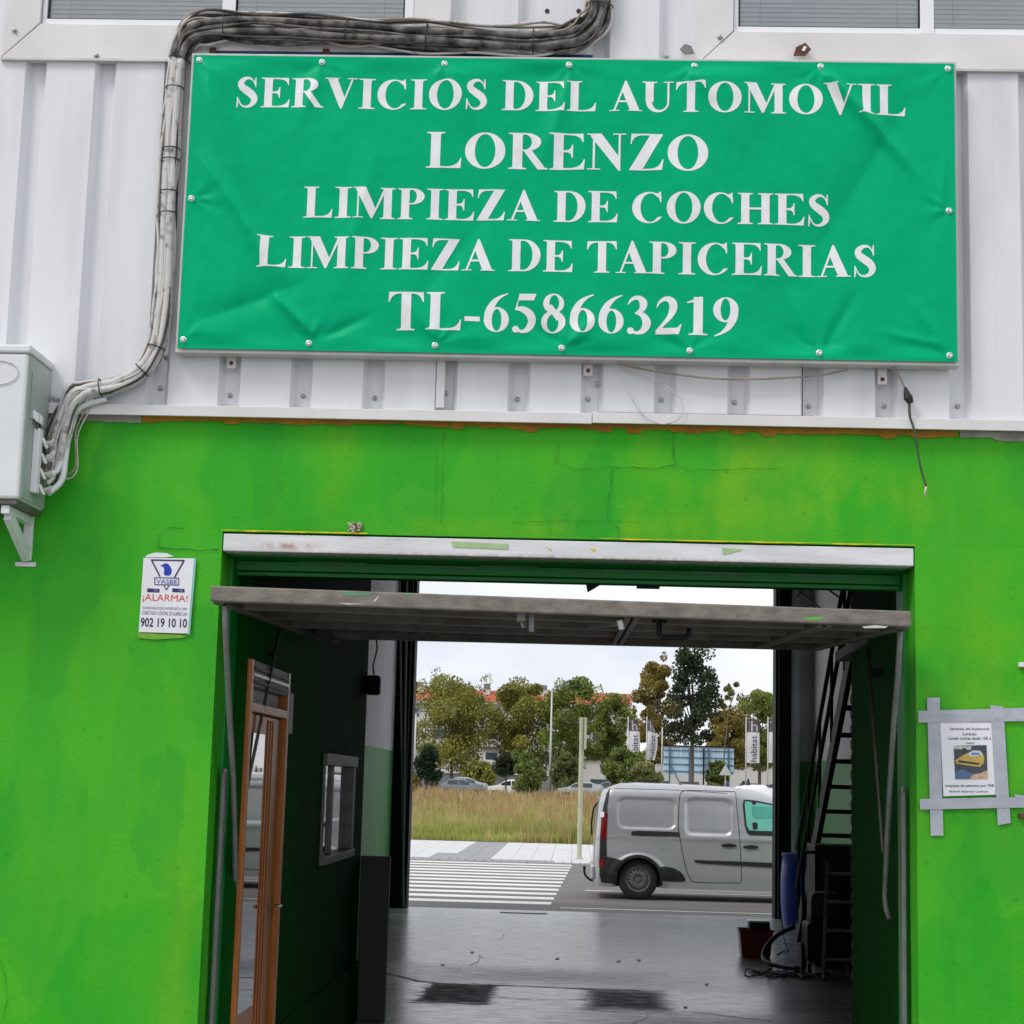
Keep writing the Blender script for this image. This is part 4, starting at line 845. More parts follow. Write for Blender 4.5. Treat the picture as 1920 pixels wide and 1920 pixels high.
def boldtext(body, tl, tr, bl, Y, name, mat, parent):
    vs, fs = text_pts(body, 0.018 if 'ALARMA' not in body else 0.0); A, B, C = PY(*tl, Y), PY(*tr, Y), PY(*bl, Y); mb = MB()
    mb.add([tuple(C+(B-A)*u+(A-C)*v) for u, v in vs], fs)
    return mb.build(name, mat, parent, fix=False)
# ================================================================ alarm plate
AY = -0.0075
al = thing('alarm_plate', 'small white alarm company plate with blue bird emblem on green wall left of the doorway', 'sign', tuple(PY(312,1188,0)))
MB().prism(pxpoly(((269,1046),(366,1047),(356,1188),(260,1185)), AY-0.003), (0,0.004,0)).build('plate', MT['paper'], al)
MB().prism(pxpoly(((364,1046),(368,1047),(356,1190),(352,1190)), AY-0.0045), (0,0.001,0)).build('bent_edge', M('teal_edge', (0.25,0.5,0.45), 0.5), al)
TY = AY-0.0042
em = MB()
def seg(a, b, wd=0.006): 
    p, q = PY(*a, TY), PY(*b, TY); em.bar(p, q, wd, 0.0006, (0,1,0))
seg((283,1050),(346,1051)); seg((284,1050),(300,1081)); seg((345,1051),(327,1083))
seg((290,1083),(335,1084),.0035); seg((290,1096),(335,1097),.0035); seg((290,1083),(290,1096),.0035); seg((335,1084),(335,1097),.0035)
seg((307,1097),(312,1106),.004); seg((317,1097),(312,1106),.004)
em.build('emblem_triangle', MT['navy'], al)
bird = [(300,1061),(304,1059),(309,1056),(315,1057),(319,1062),(322,1068),(321,1075),(318,1079),(309,1079),(307,1074),(308,1068),(306,1062)]
MB().add(pxpoly(bird, TY-0.0003), [tuple(range(len(bird)))]).build('emblem_bird', MT['royal'], al)
pxtext('VASBE', (293,1086), (332,1087), (293,1094), TY-0.0004, 'lettering', MT['royal'], al)
for x in (276, 323): 
    MB().add(pxpoly(((x,1103),(x+23,1104),(x+23,1111),(x,1110)), TY), [(0,1,2,3)]).build('badge', MT['navy'], al)
    MB().add(pxpoly(((x+12,1104),(x+20,1105),(x+20,1110),(x+12,1109)), TY-0.0003), [(0,1,2,3)]).build('badge_mark', MT['violet_p'], al)
boldtext('¡ALARMA!', (268,1113), (352,1116), (267,1129), TY, 'lettering', MT['red_p'], al)
pxtext('INTERVENCIÓN INMEDIATA 24H', (268,1136), (350,1138), (268,1142), TY, 'lettering', MT['violet_p'], al)
pxtext('CONECTADO A CENTRAL DE ALARMAS 24H', (266,1145), (350,1148), (266,1152), TY, 'lettering', MT['violet_p'], al)
boldtext('902 19 10 10', (264,1158), (351,1160), (263,1175), TY, 'lettering', MT['navy'], al)
# plaster smears around the plate
MB().add(pxpoly(((272,1045),(276,1040),(290,1036),(312,1037),(326,1043),(310,1045)), -0.0068), [tuple(range(6))]).build('plaster_smear', MT['paper'], al)
MT['smear'] = M('yellowed_smear', lin(120,176,60), 0.7, var=0.2, vs=20)
MB().add(pxpoly(((258,1186),(330,1190),(352,1192),(340,1196),(290,1199),(258,1196)), -0.0068), [tuple(range(6))]).build('plaster_smear', MT['smear'], al)
# ================================================================ taped notice
no = thing('taped_notice', 'printed car wash notice framed with grey duct tape on green wall right of the doorway', 'notice', tuple(PY(1815,1560,0)))
pp = ((1763,1354),(1859,1354),(1867,1490),(1769,1493))
MB().prism(pxpoly(pp, -0.009), (0,0.0008,0)).build('paper', MT['paper'], no)
def tape(quad, k):
    A, B, C, D = [PY(a, b, -0.0098-0.0012*k) for a, b in quad]; n = 14
    mb = MB(); mb.grid(n, 6, lambda u, v: tuple((A*(1-u)+B*u)*(1-v)+(D*(1-u)+C*u)*v+Vector((0, -0.003*max(0, mn.noise(Vector((u*4+k, v*2, k*2.2)))), 0))))
    mb.build('tape_strip', MT['tape'], no, smooth=True, fix=False)
tape(((1738,1308),(1762,1308),(1769,1567),(1745,1567)), 0); tape(((1857,1322),(1881,1325),(1895,1543),(1871,1547)), 1)
tape(((1722,1333),(1925,1327),(1925,1352),(1722,1355)), 2); tape(((1724,1498),(1925,1494),(1925,1514),(1726,1518)), 3)
tape(((1902,1489),(1925,1492),(1925,1499),(1904,1495)), 4)
NY = -0.0100
lines = (('Servicios del Automovil',1781,1854,1364,1369),('Lorenzo',1805,1831,1373,1379),('Lavado coches desde 15€ a',1778,1858,1381,1387),('mano',1811,1827,1392,1395),('Limpieza de asientos por 70€',1772,1864,1470,1477),('Parking Hipercor Lorenzo',1780,1852,1482,1487))
for t, a, b, y0, y1 in lines: boldtext(t, (a,y0), (b,y0), (a,y1), NY, 'lettering', MT['txtgrey'], no)
# photo on the notice: a yellow car among rags
ph = [((1788,1398),(1850,1397),(1852,1460),(1791,1461))]
pc = lambda n, c: M(n, c, 0.6, var=0.25, vs=90)
def pr_(pts, mat, k): MB().add(pxpoly(pts, NY-0.0003*k), [tuple(range(len(pts)))]).build('photo_print', mat, no)
pr_(ph[0], pc('photo_dark', (0.06,0.075,0.09)), 0)
pr_(((1788,1398),(1822,1399),(1820,1406),(1788,1404)), pc('photo_pale', (0.5,0.53,0.5)), 1)
pr_(((1791,1426),(1805,1416),(1815,1412),(1830,1410),(1840,1413),(1846,1418),(1845,1430),(1838,1438),(1820,1436),(1794,1432)), pc('photo_yellow', lin(196,170,84)), 2)
pr_(((1817,1411),(1825,1407),(1838,1408),(1843,1415),(1830,1418),(1816,1418)), pc('photo_white', (0.62,0.66,0.68)), 3)
pr_(((1822,1411),(1836,1411),(1838,1415),(1821,1416)), pc('photo_sky', lin(90,140,190)), 4)
pr_(((1796,1425),(1836,1431),(1835,1434),(1797,1429)), pc('photo_black', (0.03,0.03,0.03)), 5)
pr_(((1791,1448),(1805,1442),(1822,1450),(1830,1461),(1791,1461)), pc('photo_blue', lin(84,112,146)), 3)
pr_(((1818,1461),(1824,1452),(1838,1450),(1851,1444),(1852,1460)), pc('photo_orange', lin(205,170,140)), 4)
pr_(((1805,1402),(1812,1404),(1810,1413),(1803,1412)), pc('photo_brown', (0.05,0.04,0.03)), 3)
# steel pins at the right edge of the wall
for py in (1248, 1530):
    p = PY(1914, py, 0)
    t = MB(); t.box(p.x-0.014, p.x+0.20, -0.03, -0.003, p.z-0.008, p.z+0.012)
    tag(t.build('wall_hook', MT['trim'] if py < 1300 else MT['rust'], None, bevel=0.003), 'short pale steel lug on the wall above the notice at the right edge' if py < 1300 else 'rusty steel lug on the wall beside the lower tape of the notice', 'lug')
# ================================================================ tilt-up garage door
DX0, DX1 = -1.462, 1.312; DYF, DYB = -0.42, 2.22
DZF, DZB = 2.298, 2.372
def dz(y): return DZF+(DZB-DZF)*(y-DYF)/(DYB-DYF)
door = thing('garage_door', 'grimy galvanised tilt-up garage door swung up horizontally in the green doorway', 'garage door', (0, 0.2, DZF))
MB().box(DX0, DX1, DYF, DYF+0.05, DZF+0.008, DZF+0.070).build('edge_bar', MT['steel_bar'], door, bevel=0.006)
for x0 in (DX0, DX1-0.05): MB().bar((x0+0.025, DYF+0.051, dz(DYF+.05)+0.035), (x0+0.025, DYB, dz(DYB)+0.035), 0.05, 0.07).build('side_rail', MT['steel'], door, bevel=0.004)
MB().box(DX0+0.051, DX1-0.051, DYB-0.05, DYB, DZB-0.0, DZB+0.07).build('rear_rail', MT['steel'], door, bevel=0.004)
# folded sheet: corrugations run from the front to the back of the raised door
sh = MB(); n = 30; prof = []
for k in range(n):
    x = DX0+0.05+(DX1-DX0-0.1)*k/n; wd = (DX1-DX0-0.1)/n
    prof += [(x, 0.072), (x+wd*0.3, 0.072), (x+wd*0.42, 0.036), (x+wd*0.88, 0.036)]
prof.append((DX1-0.05, 0.072)); ys_ = [DYF+0.05+(DYB-DYF-0.1)*k/6 for k in range(7)]
sh.add([(x, y, dz(y)+h) for y in ys_ for x, h in prof], [(j*len(prof)+i, j*len(prof)+i+1, (j+1)*len(prof)+i+1, (j+1)*len(prof)+i) for j in range(6) for i in range(len(prof)-1)])
sh.build('door_sheet', MT['steel'], door, fix=False)
xw0, xw1 = 0.22, 0.98         # wicket door
for y in (DYF+0.42, DYF+1.05, DYF+1.70):
    for a, b2 in ((DX0+0.051, xw0-0.03), (xw0+0.03, xw1-0.03), (xw1+0.03, DX1-0.051)):
        MB().box(a, b2, y-0.03, y+0.03, dz(y)+0.004, dz(y)+0.05).build('cross_rail', MT['steel'], door, bevel=0.004)
for x in (xw0, xw1):
    for dx in (-0.03, 0.005):
        MB().bar((x+dx+0.012, DYF+0.052, dz(DYF)+0.02), (x+dx+0.012, DYB-0.051, dz(DYB)+0.02), 0.024, 0.045).build('wicket_stile', MT['steel'], door, bevel=0.003)
h = MB(); hx, hy = 0.33, DYF+0.10
hp = [(hx, hy, DZF+0.03),(hx, hy, DZF-0.05),(hx+0.012, hy, DZF-0.062),(hx+0.10, hy+0.02, DZF-0.06),(hx+0.118, hy+0.02, DZF-0.05),(hx+0.12, hy+0.02, DZF-0.02)]
h.tube(hp, 0.011, 8); h.box(hx-0.03, hx+0.03, hy-0.03, hy+0.03, DZF-0.004, DZF+0.006); h.build('pull_handle', MT['dark'], door, smooth=True)
lk = MB(); lx = -0.19; lk.box(lx-0.05, lx-0.015, DYF+0.06, DYF+0.12, DZF-0.02, DZF+0.01); lk.box(lx+0.0, lx+0.02, DYF+0.08, DYF+0.10, DZF-0.06, DZF+0.01); lk.tube([(lx-0.03, DYF+0.09, DZF-0.02),(lx-0.02, DYF+0.09, DZF-0.045)], 0.01, 6)
lk.build('lock', MT['rod'], door)
MB().bar((lx+0.35, DYF+0.08, DZF-0.02), (lx+0.24, DYF+0.35, DZF-0.01), 0.012, 0.012).build('lock_rod', MT['rod'], door)
MB().tube([(lx+0.36, DYF+0.08, DZF-0.0),(lx+0.37, DYF+0.09, DZF-0.035)], 0.013, 8).build('lock_rod_end', MT['eyelet'], door)
MT['paint_green'] = M('splashed_green', lin(90,180,60), 0.6, var=0.2)
MT['scratch'] = M('bare_scratch', (0.55,0.54,0.52), 0.5, var=0.2)
for pts, mt in ((((1507,1143),(1530,1141),(1544,1140),(1540,1146),(1515,1147)),'paint_green'), (((1616,1158),(1640,1155),(1665,1157),(1660,1160),(1620,1161)),'scratch'), (((700,1123),(708,1114),(712,1112),(704,1124)),'scratch'), (((632,1127),(690,1128),(650,1130)),'scratch'), (((640,1106),(700,1106),(690,1112),(650,1114)),'bare'), (((740,1108),(780,1109),(770,1113)),'bare')):
    MB().add(pxpoly(pts, DYF-0.0008), [tuple(range(len(pts)))]).build('paint_mark', MT[mt], door)
# the raised leaf hangs a little lower at its right front corner
for o in list(door.children):
    for v in o.data.vertices:
        x = v.co.x+door.location.x; y = v.co.y+door.location.y
        v.co.z -= 0.038*max(0, min(1, (x-DX0)/(DX1-DX0)))*(1-max(0, min(1, (y-DYF)/(DYB-DYF))))
# arms and springs
for s, X in ((-1, DX0+0.03), (1, DX1-0.03)):
    if s < 0: pts = [(422,1135),(424,1200),(430,1330),(437,1450),(440,1560),(441,1660)]; end = [(438,1675),(430,1684)]
    else: pts = [(1688,1182),(1684,1260),(1676,1350),(1670,1450),(1664,1560),(1659,1680)]; end = [(1662,1705),(1668,1722)]
    MB().tube([PY(a, b, -0.36+0.78*min(1,max(0,(b-1135)/540))) for a, b in pts+end], 0.0125, 8).build('lift_arm', MT['rod'], door, smooth=True)
    jx = (XL+0.028) if s < 0 else (XR-0.028)
    MB().box(jx-0.009, jx+0.009, 0.14, 0.19, 0.0, PY(410,1450,0.15).z).build('guide_rail', MT['rod'], door, bevel=0.003)
    MB().tube([(jx, 0.16, PY(410,1450,0.15).z), (jx, 0.16, PY(410,1450,0.15).z+0.02)], 0.012, 8).build('guide_stop', MT['rod'], door)
    if s < 0: a, b2 = PY(525,1178,1.0), PY(446,1560,0.45)
    else: a, b2 = PY(1627,1215,1.0), PY(1656,1598,0.45)
    MB().tube([a, b2], 0.008, 7).build('spring_rod', MT['steel'], door, smooth=True)
    if s < 0: MB().tube([PY(440,1165,0.5), PY(490,1225,0.9)], 0.008, 6).build('brace', MT['steel'], door); MB().bar(PY(475,1222,0.9), PY(512,1226,0.9), 0.02, 0.03).build('hinge_plate', MT['dark'], door); MB().bar(PY(492,1165,1.3), PY(634,1207,2.2), 0.03, 0.02).build('spring_bar', MT['steel'], door)
    else: MB().bar(PY(1640,1195,1.3), PY(1578,1232,2.2), 0.07, 0.05).build('spring_bar', MT['steel'], door); MB().bar(PY(1635,1262,0.9), PY(1668,1260,0.9), 0.02, 0.04).build('hinge_plate', MT['dark'], door)
# ================================================================ inside: wooden glazed door, window, grey panel
wd = thing('wooden_door', 'varnished wooden glazed door in the dark green wall just inside the left of the doorway', 'door', (WXL, (DY0+DY1)/2, 0))
fx = WXL+0.02
def wb(y0, y1, z0, z1, name, mat, x0=WXL-0.10, x1=fx, par=wd, bv=0.004): return MB().box(x0, x1, y0, y1, z0, z1).build(name, mat, par, bevel=bv)
gz1 = PX(480,1345,WXL).z; tz = PX(480,1290,WXL).z
wb(DY0+0.002, DY0+0.06, 0.004, DZ-0.002, 'frame_post', MT['wood']); wb(DY1-0.06, DY1-0.002, 0.004, DZ-0.002, 'frame_post', MT['wood'])
wb(DY0+0.061, DY1-0.061, gz1+0.02, gz1+0.06, 'frame_transom', MT['wood'])
wb(DY0+0.061, DY1-0.061, gz1+0.061, tz, 'transom_panel', MT['hall_white'], WXL-0.06, WXL-0.03)
sb = wb(DY0+0.061, DY1-0.061, tz+0.001, DZ-0.003, 'shutter_box', MT['rod'], WXL-0.06, fx-0.005)
for k in range(3): wb(DY0+0.062, DY1-0.062, tz+0.015+0.03*k, tz+0.03+0.03*k, 'shutter_slat', MT['pvc'] if k == 1 else MT['grey_panel'], fx-0.0049, fx+0.004, sb, 0.002)
ly0, ly1 = DY0+0.062, DY1-0.062
gy0, gy1 = DY0+0.13, DY0+0.13+(DY1-DY0)*0.42
leaf = MB(); lx0, lx1 = WXL-0.05, WXL-0.005
leaf.box(lx0, lx1, ly0, gy0, 0.01, gz1+0.015); leaf.box(lx0, lx1, gy1, ly1, 0.01, gz1+0.015); leaf.box(lx0, lx1, gy0, gy1, gz1-0.07, gz1+0.015); leaf.box(lx0, lx1, gy0, gy1, 0.01, 0.58)
lf = leaf.build('door_leaf', MT['wood'], wd, bevel=0.003)
for yy in (gy1+0.03, gy1+0.10, gy1+0.17):
    if yy < ly1-0.03: MB().box(lx1+0.0002, lx1+0.006, yy, yy+0.02, 0.02, gz1).build('moulding', MT['wood'], lf, bevel=0.004)
MB().box(lx1-0.007, lx1-0.002, gy0-0.004, gy1+0.004, 0.576, gz1-0.066).build('pane', MT['glass_d'], lf)
hz = PX(505,1700,WXL).z
hh = MB(); hh.tube([(lx1, ly1-0.09, hz), (lx1+0.05, ly1-0.09, hz), (lx1+0.055, ly1-0.2, hz)], 0.009, 8); hh.box(lx1, lx1+0.006, ly1-0.11, ly1-0.07, hz-0.12, hz+0.06); hh.build('handle', MT['brasshandle'], lf)
MB().box(WXL+0.0205, WXL+0.023, DY1+0.002, DY1+0.1, DZ-0.30, DZ-0.1).build('torn_plaster', MT['hall_white'], wd)
iw = thing('interior_window', 'small aluminium sliding window in the dark green wall inside the hall', 'window', (WXL, (WY0+WY1)/2, WZ0))
for (a, b2, c, d, nm) in ((WY0+0.002, WY1-0.002, WZ0+0.002, WZ0+0.05, 'sill'), (WY0+0.002, WY1-0.002, WZ1-0.07, WZ1-0.002, 'head')): MB().box(WXL-0.08, WXL+0.025, a, b2, c, d).build(nm, MT['rod'], iw, bevel=0.004)
for (a, b2) in ((WY0+0.002, WY0+0.05), (WY1-0.12, WY1-0.002)): MB().box(WXL-0.08, WXL+0.012, a, b2, WZ0+0.051, WZ1-0.071).build('jamb', MT['rod'], iw, bevel=0.004)
ym = WY0+(WY1-WY0)*0.36
MB().box(WXL-0.05, WXL-0.01, ym-0.05, ym+0.05, WZ0+0.051, WZ1-0.071).build('meeting_stile', MT['rod'], iw, bevel=0.004)
for (a, b2, x) in ((WY0+0.05, ym-0.05, WXL-0.03), (ym+0.05, WY1-0.12, WXL-0.035)): MB().box(x, x+0.005, a, b2, WZ0+0.051, WZ1-0.071).build('pane', MT['glass_d'], iw)
gp = MB().box(-1.449, -1.247, 4.955, 5.03, 0.003, 1.10)
gpo = gp.build('grey_cabinet', MT['grey_panel'], None, bevel=0.004); tag(gpo, 'dull grey cabinet standing at the end of the dark green wall', 'cabinet')
mt_ = thing('black_bell_box', 'small black box with cable hanging at the end of the dark green wall', 'box', (-1.40, 4.93, 2.2))
MB().box(-1.449, -1.352, 4.84, 4.94, 2.20, 2.335).build('case', MT['dark'], mt_, bevel=0.02, seg=3)
MB().tube([(-1.40, 4.9, 2.34), (-1.41, 4.9, 2.4), (-1.385, 4.9, 2.52), (-1.40, 4.9, 2.66), (-1.42, 4.9, 2.9)], 0.006, 6).build('lead', MT['black'], mt_, smooth=True)
for a, b2 in (((751,1205),(757,1700)), ((762,1205),(755,1690))):
    p, q = PY(*a, 15.6), PY(*b2, 15.6); 
    tag(MB().tube([p+(p-q)*0.5, q], 0.014, 6).build('pull_cord', MT['rod'], None), 'thin pole leaning on the black rear door post' if a[0] == 751 else 'second thin rod crossing the pole at the black rear door post', 'rod')
# ================================================================ stair on the right
SX = 2.45
sA, sB = PX(1584,1300,SX), PX(1542,1526,SX); sl_ = (sB.z-sA.z)/(sB.y-sA.y)
yb = sA.y+(0.01-sA.z)/sl_; yt = sA.y+(3.1-sA.z)/sl_
st = thing('steel_stair', 'steep black steel stair rising towards the doorway along the right wall', 'stair', (SX, yb, 0))
for x in (SX, HXR-0.1): MB().bar((x, yb, 0.1), (x, yt, 3.12), 0.05, 0.20).build('stringer', MT['dark'], st, bevel=0.004)
trd = None; nst = 13
for k in range(1, nst):
    z = 3.1*k/nst; y = yb+(yt-yb)*k/nst
    if trd is None: trd = MB().box(SX+0.026, HXR-0.126, y-0.13, y+0.13, z-0.02, z+0.02).build('tread', MT['dark'], st, bevel=0.003); t0 = (y, z)
    else: piece(trd, 'tread', (0, y-t0[0], z-t0[1]), st)
for up in (0.9, 0.5): MB().tube([(SX-0.02, yb, up+0.1), (SX-0.02, yt, 3.12+up)], 0.022, 8).build('handrail', MT['dark'], st, smooth=True)
for k in range(5):
    t = (k+0.2)/5; y = yb+(yt-yb)*t; z = 3.1*t; MB().tube([(SX-0.02, y, z+0.1), (SX-0.02, y, z+1.0)], 0.016, 8).build('baluster', MT['dark'], st, smooth=True)
MB().tube([(2.86, HY1-0.10, 0.0), (2.86, HY1-0.10, 4.5)], 0.06, 12).build('downpipe', MT['hall_white'], bld, smooth=True)
# ================================================================ things on the floor at the right
bc = PZ(1418, 1796, 0); bk = thing('red_bucket', 'dark red plastic tub holding a metal box on the garage floor', 'bucket', (bc.x, bc.y, 0))
def rrect(cx, cy, w, d, z): return [(cx+sx*w/2, cy+sy*d/2, z) for sx, sy in ((-1,-1),(1,-1),(1,1),(-1,1))]
MT['redplastic'] = M('red_plastic', lin(128,14,18), 0.4, var=0.15)
b = MB(); lv = [(0.27,0.24,0.002),(0.31,0.27,0.25),(0.35,0.30,0.252),(0.35,0.30,0.268),(0.33,0.28,0.268),(0.28,0.24,0.02)]
vs = []
for w_, d_, z in lv: vs += rrect(bc.x, bc.y+0.12, w_, d_, z)
b.add(vs, [(3,2,1,0)]+[(i*4+k, i*4+(k+1) % 4, i*4+4+(k+1) % 4, i*4+4+k) for i in range(5) for k in range(4)]+[(20,21,22,23)]); b.build('tub', MT['redplastic'], bk, bevel=0.015, seg=3)
mb_ = thing('metal_toolbox', 'silver edged metal case resting in the red tub', 'case', (bc.x+0.06, bc.y+0.12, 0.022))
MB().box(bc.x-0.065, bc.x+0.13, bc.y+0.03, bc.y+0.21, 0.0225, 0.335).build('body', MT['dark'], mb_, bevel=0.006)
MB().box(bc.x-0.07, bc.x+0.135, bc.y+0.025, bc.y+0.215, 0.3355, 0.352).build('lid', MT['eyelet'], mb_, bevel=0.004)
for x in (bc.x-0.072, bc.x+0.128): MB().box(x, x+0.01, bc.y+0.022, bc.y+0.03, 0.27, 0.335).build('corner_trim', MT['eyelet'], mb_)
ba = thing('blue_barrel', 'blue plastic barrel standing by the right post of the rear opening', 'barrel', (2.80, 14.4, 0))
MB().lathe((2.80, 14.4, 0.002), [(0.22,0),(0.245,0.03),(0.27,0.12),(0.285,0.28),(0.287,0.55),(0.275,0.74),(0.262,0.83),(0.275,0.845),(0.275,0.875),(0.25,0.88),(0.24,0.865)], 28).build('drum', M('blue_plastic', lin(34,62,170), 0.38, var=0.08), ba, smooth=True, autosm=50)
MB().lathe((2.80, 14.4, 0.868), [(0.23,0),(0.23,0.012),(0.03,0.014)], 28).build('lid', MT['dark'], ba, smooth=True, autosm=40)
mc = PZ(1510, 1828, 0); ma = thing('pressure_washer', 'black wheeled cleaning machine with push handle beside the stair foot', 'machine', (mc.x, mc.y, 0))
mx0, my0 = mc.x+0.02, mc.y
MB().box(mx0, mx0+0.40, my0, my0+0.45, 0.10, 0.46).build('body', MT['dark'], ma, bevel=0.04, seg=3)
MB().box(mx0+0.04, mx0+0.34, my0+0.05, my0+0.4, 0.461, 0.72).build('motor_hood', MT['black'], ma, bevel=0.05, seg=3)
for x in (mx0-0.03, mx0+0.39):
    MB().lathe((x, my0+0.32, 0.131), [(0.13,0),(0.13,0.05)], 20, 'x').build('wheel', MT['black'], ma, bevel=0.01)
MB().tube([(mx0+0.02, my0+0.42, 0.4), (mx0+0.02, my0+0.5, 1.0), (mx0+0.06, my0+0.52, 1.06), (mx0+0.34, my0+0.52, 1.06), (mx0+0.38, my0+0.5, 1.0), (mx0+0.38, my0+0.42, 0.4)], 0.016, 8).build('push_handle', MT['dark'], ma, smooth=True)
MB().box(mx0+0.0, mx0+0.035, my0-0.02, my0+0.04, 0.001, 0.10).build('foot', MT['dark'], ma); MB().box(mx0+0.36, mx0+0.395, my0-0.02, my0+0.04, 0.001, 0.10).build('foot', MT['dark'], ma)
hs = [PZ(1497,1812,0.03), PZ(1470,1812,0.022), PZ(1447,1808,0.022), PZ(1432,1800,0.022)]; e1 = PY(1433,1780,hs[-1].y+0.1); 
hosep = [PY(1496,1816,mc.y-0.15), PY(1465,1812,mc.y+0.1), PY(1440,1806,mc.y+0.3), PY(1431,1792,mc.y+0.5), PY(1440,1772,mc.y+0.6), PY(1460,1752,mc.y+0.6), PY(1488,1738,mc.y+0.6)]
hosep = [Vector((p.x, p.y, max(p.z, 0.024))) for p in hosep]
tag(MB().tube([Vector(q) for q in smooth_path([tuple(p) for p in hosep])], 0.022, 9).build('vacuum_hose', M('grey_hose', (0.035,0.035,0.036), 0.5), None, smooth=True), 'thick dark hose curving from the black machine to the floor', 'hose')
rnd = random.Random(11); P = []
for k in range(34): 
    t = k/33; P.append((1405+150*t+26*math.sin(k*1.9), 1823+8*math.sin(k*2.7)+8*t))
cp = [PZ(a, b, 0.012) for a, b in P]; cp = [Vector((p.x, p.y, 0.010+0.012*(0.5+0.5*math.sin(i*1.7)))) for i, p in enumerate(cp)]
tag(MB().tube([Vector(q) for q in smooth_path([tuple(p) for p in cp], 3)], 0.0065, 6).build('tangled_cable', MT['black'], None, smooth=True), 'tangled black power cable lying on the floor before the machine', 'cable')
cp = [PZ(a, b, 0.008) for a, b in ((1457,1790),(1470,1783),(1478,1785),(1472,1768),(1469,1750))]; cp = [Vector((p.x, p.y, 0.01)) for p in cp[:3]]+[Vector((cp[2].x-0.02, cp[2].y+0.2, 0.12)), Vector((cp[2].x-0.04, cp[2].y+0.25, 0.3))]
tag(MB().tube(cp, 0.006, 6).build('thin_cable', MT['black'], None, smooth=True), 'thin black lead looping down behind the thick hose', 'cable')
# aluminium step ladder
lp = PZ(1578, 1840, 0); la = thing('step_ladder', 'folded aluminium step ladder leaning beside the black machine', 'ladder', (lp.x, lp.y, 0))
for x in (-0.16, 0.16): MB().bar((lp.x+x, lp.y, 0.01), (lp.x+x*0.8+0.06, lp.y+0.35, 1.0), 0.03, 0.05).build('rail', MT['rod'], la, bevel=0.003)
for k in range(4):
    z = 0.18+0.24*k; t = (z-0.01)/0.99; MB().box(lp.x-0.155+0.08*t, lp.x+0.15+0.03*t, lp.y+0.35*t-0.05, lp.y+0.35*t+0.05, z-0.012, z+0.012).build('step', MT['rod'], la, bevel=0.003)
# chain hanging by the short right wall
ch = thing('hanging_chain', 'long hoist chain hanging by the short dark wall right of the doorway', 'chain', (1.40, 2.0, 0.5))
cx, cy = PX(1600,1600,1.42).x, 1.95; cxx = PY(1599,1600,cy).x
lkm = MB().tube([(cxx+0.009*math.cos(t), cy, 2.1+0.017*math.sin(t)+(0.008 if math.sin(t) > 0 else -0.008)) for t in [2*math.pi*k/10 for k in range(10)]], 0.0032, 5, closed=True)
l0 = lkm.build('chain_link', MT['rust'], ch, smooth=True); l0d = l0.data
MT['chain_red'] = M('red_chain', lin(110,40,36), 0.5, var=0.3, vs=30); 
l1 = l0d.copy(); l1.materials.clear(); l1.materials.append(MT['chain_red'])
o0 = ch.location
for k in range(1, 42):
    a = k*0.039; o = bpy.data.objects.new('chain_link', l1 if 22 < k < 38 else l0d); col.objects.link(o); o.parent = ch
    if k % 2:      # turn every other link a quarter about its own centre
        o.rotation_euler = (0, 0, math.pi/2); bx_, by_ = cxx-o0.x, cy-o0.y; o.location = (bx_+by_, by_-bx_, -a)
    else: o.location = (0, 0, -a)

# made-up dark box added to fill the black mass under the stair
bx_ = PZ(1575, 1838, 0)
sb_ = thing('dark_filler_box', 'invented black box filling the dark mass under the steel stair', 'filler box', (2.62, 9.9, 0))
MB().box(2.30, 3.02, 9.75, 10.35, 0.003, 1.12).build('filler_body', MT['dark'], sb_, bevel=0.01)
for k in range(3): MB().box(2.33, 2.99, 9.735, 9.749, 0.06+0.36*k, 0.40+0.36*k).build('filler_front', MT['black'], sb_, bevel=0.006)
# ================================================================ street behind the hall
RZ = -0.15; KERB = 33.1; FLD = PZ(900,1578,-0.115).y; SWZ = -0.115
MT['asphalt'] = M('grey_asphalt', (0.165,0.152,0.142), 0.85, var=0.2, vs=0.8, bump=0.15, bs=60, stretch=(0.4,1.5,1))
MT['mark'] = M('road_paint', (0.66,0.64,0.62), 0.7, var=0.25, vs=2.2, rgb2=(0.78,0.76,0.74), stretch=(0.4,2,1), lo=0.25, hi=0.5)
MT['slab'] = M('pavement_slab', (0.60,0.60,0.60), 0.8, var=0.07, vs=2)
MT['slab_grey'] = M('grey_tactile_slab', (0.30,0.30,0.31), 0.8, var=0.1, vs=4)
MT['kerbm'] = M('kerb_stone', (0.40,0.40,0.39), 0.85, var=0.12, vs=4)
road = struct(MB().box(-70, 70, HY1+0.26, KERB, RZ-0.06, RZ).build('road', MT['asphalt']))
# gutter strip at the rear wall
struct(MB().box(-70, 70, HY1+0.255, HY1+1.5, RZ+0.0005, RZ+0.006).build('gutter', M('gutter_concrete', (0.13,0.12,0.115), 0.85, var=0.25, vs=1.5, stretch=(0.5,2,1))))
zr0, zr1 = PZ(1035,1692,RZ), PZ(1072,1624,RZ)
n = 12; ya, yb_ = 19.8, 32.7; stp = None
for k in range(n):
    y = ya+(yb_-ya)*k/(n-1); xr = zr0.x+(zr1.x-zr0.x)*(y-zr0.y)/(zr1.y-zr0.y)
    mbx = MB().box(xr-6.0, xr, y-0.27, y+0.27, RZ+0.001, RZ+0.005); mbx.build('crossing_stripe', MT['mark'], road)
for y, x0 in ((18.9, -0.15),(23.4, 0.25)): MB().box(x0, 40, y-0.055, y+0.055, RZ+0.001, RZ+0.005).build('lane_line', MT['mark'], road)
kb = None
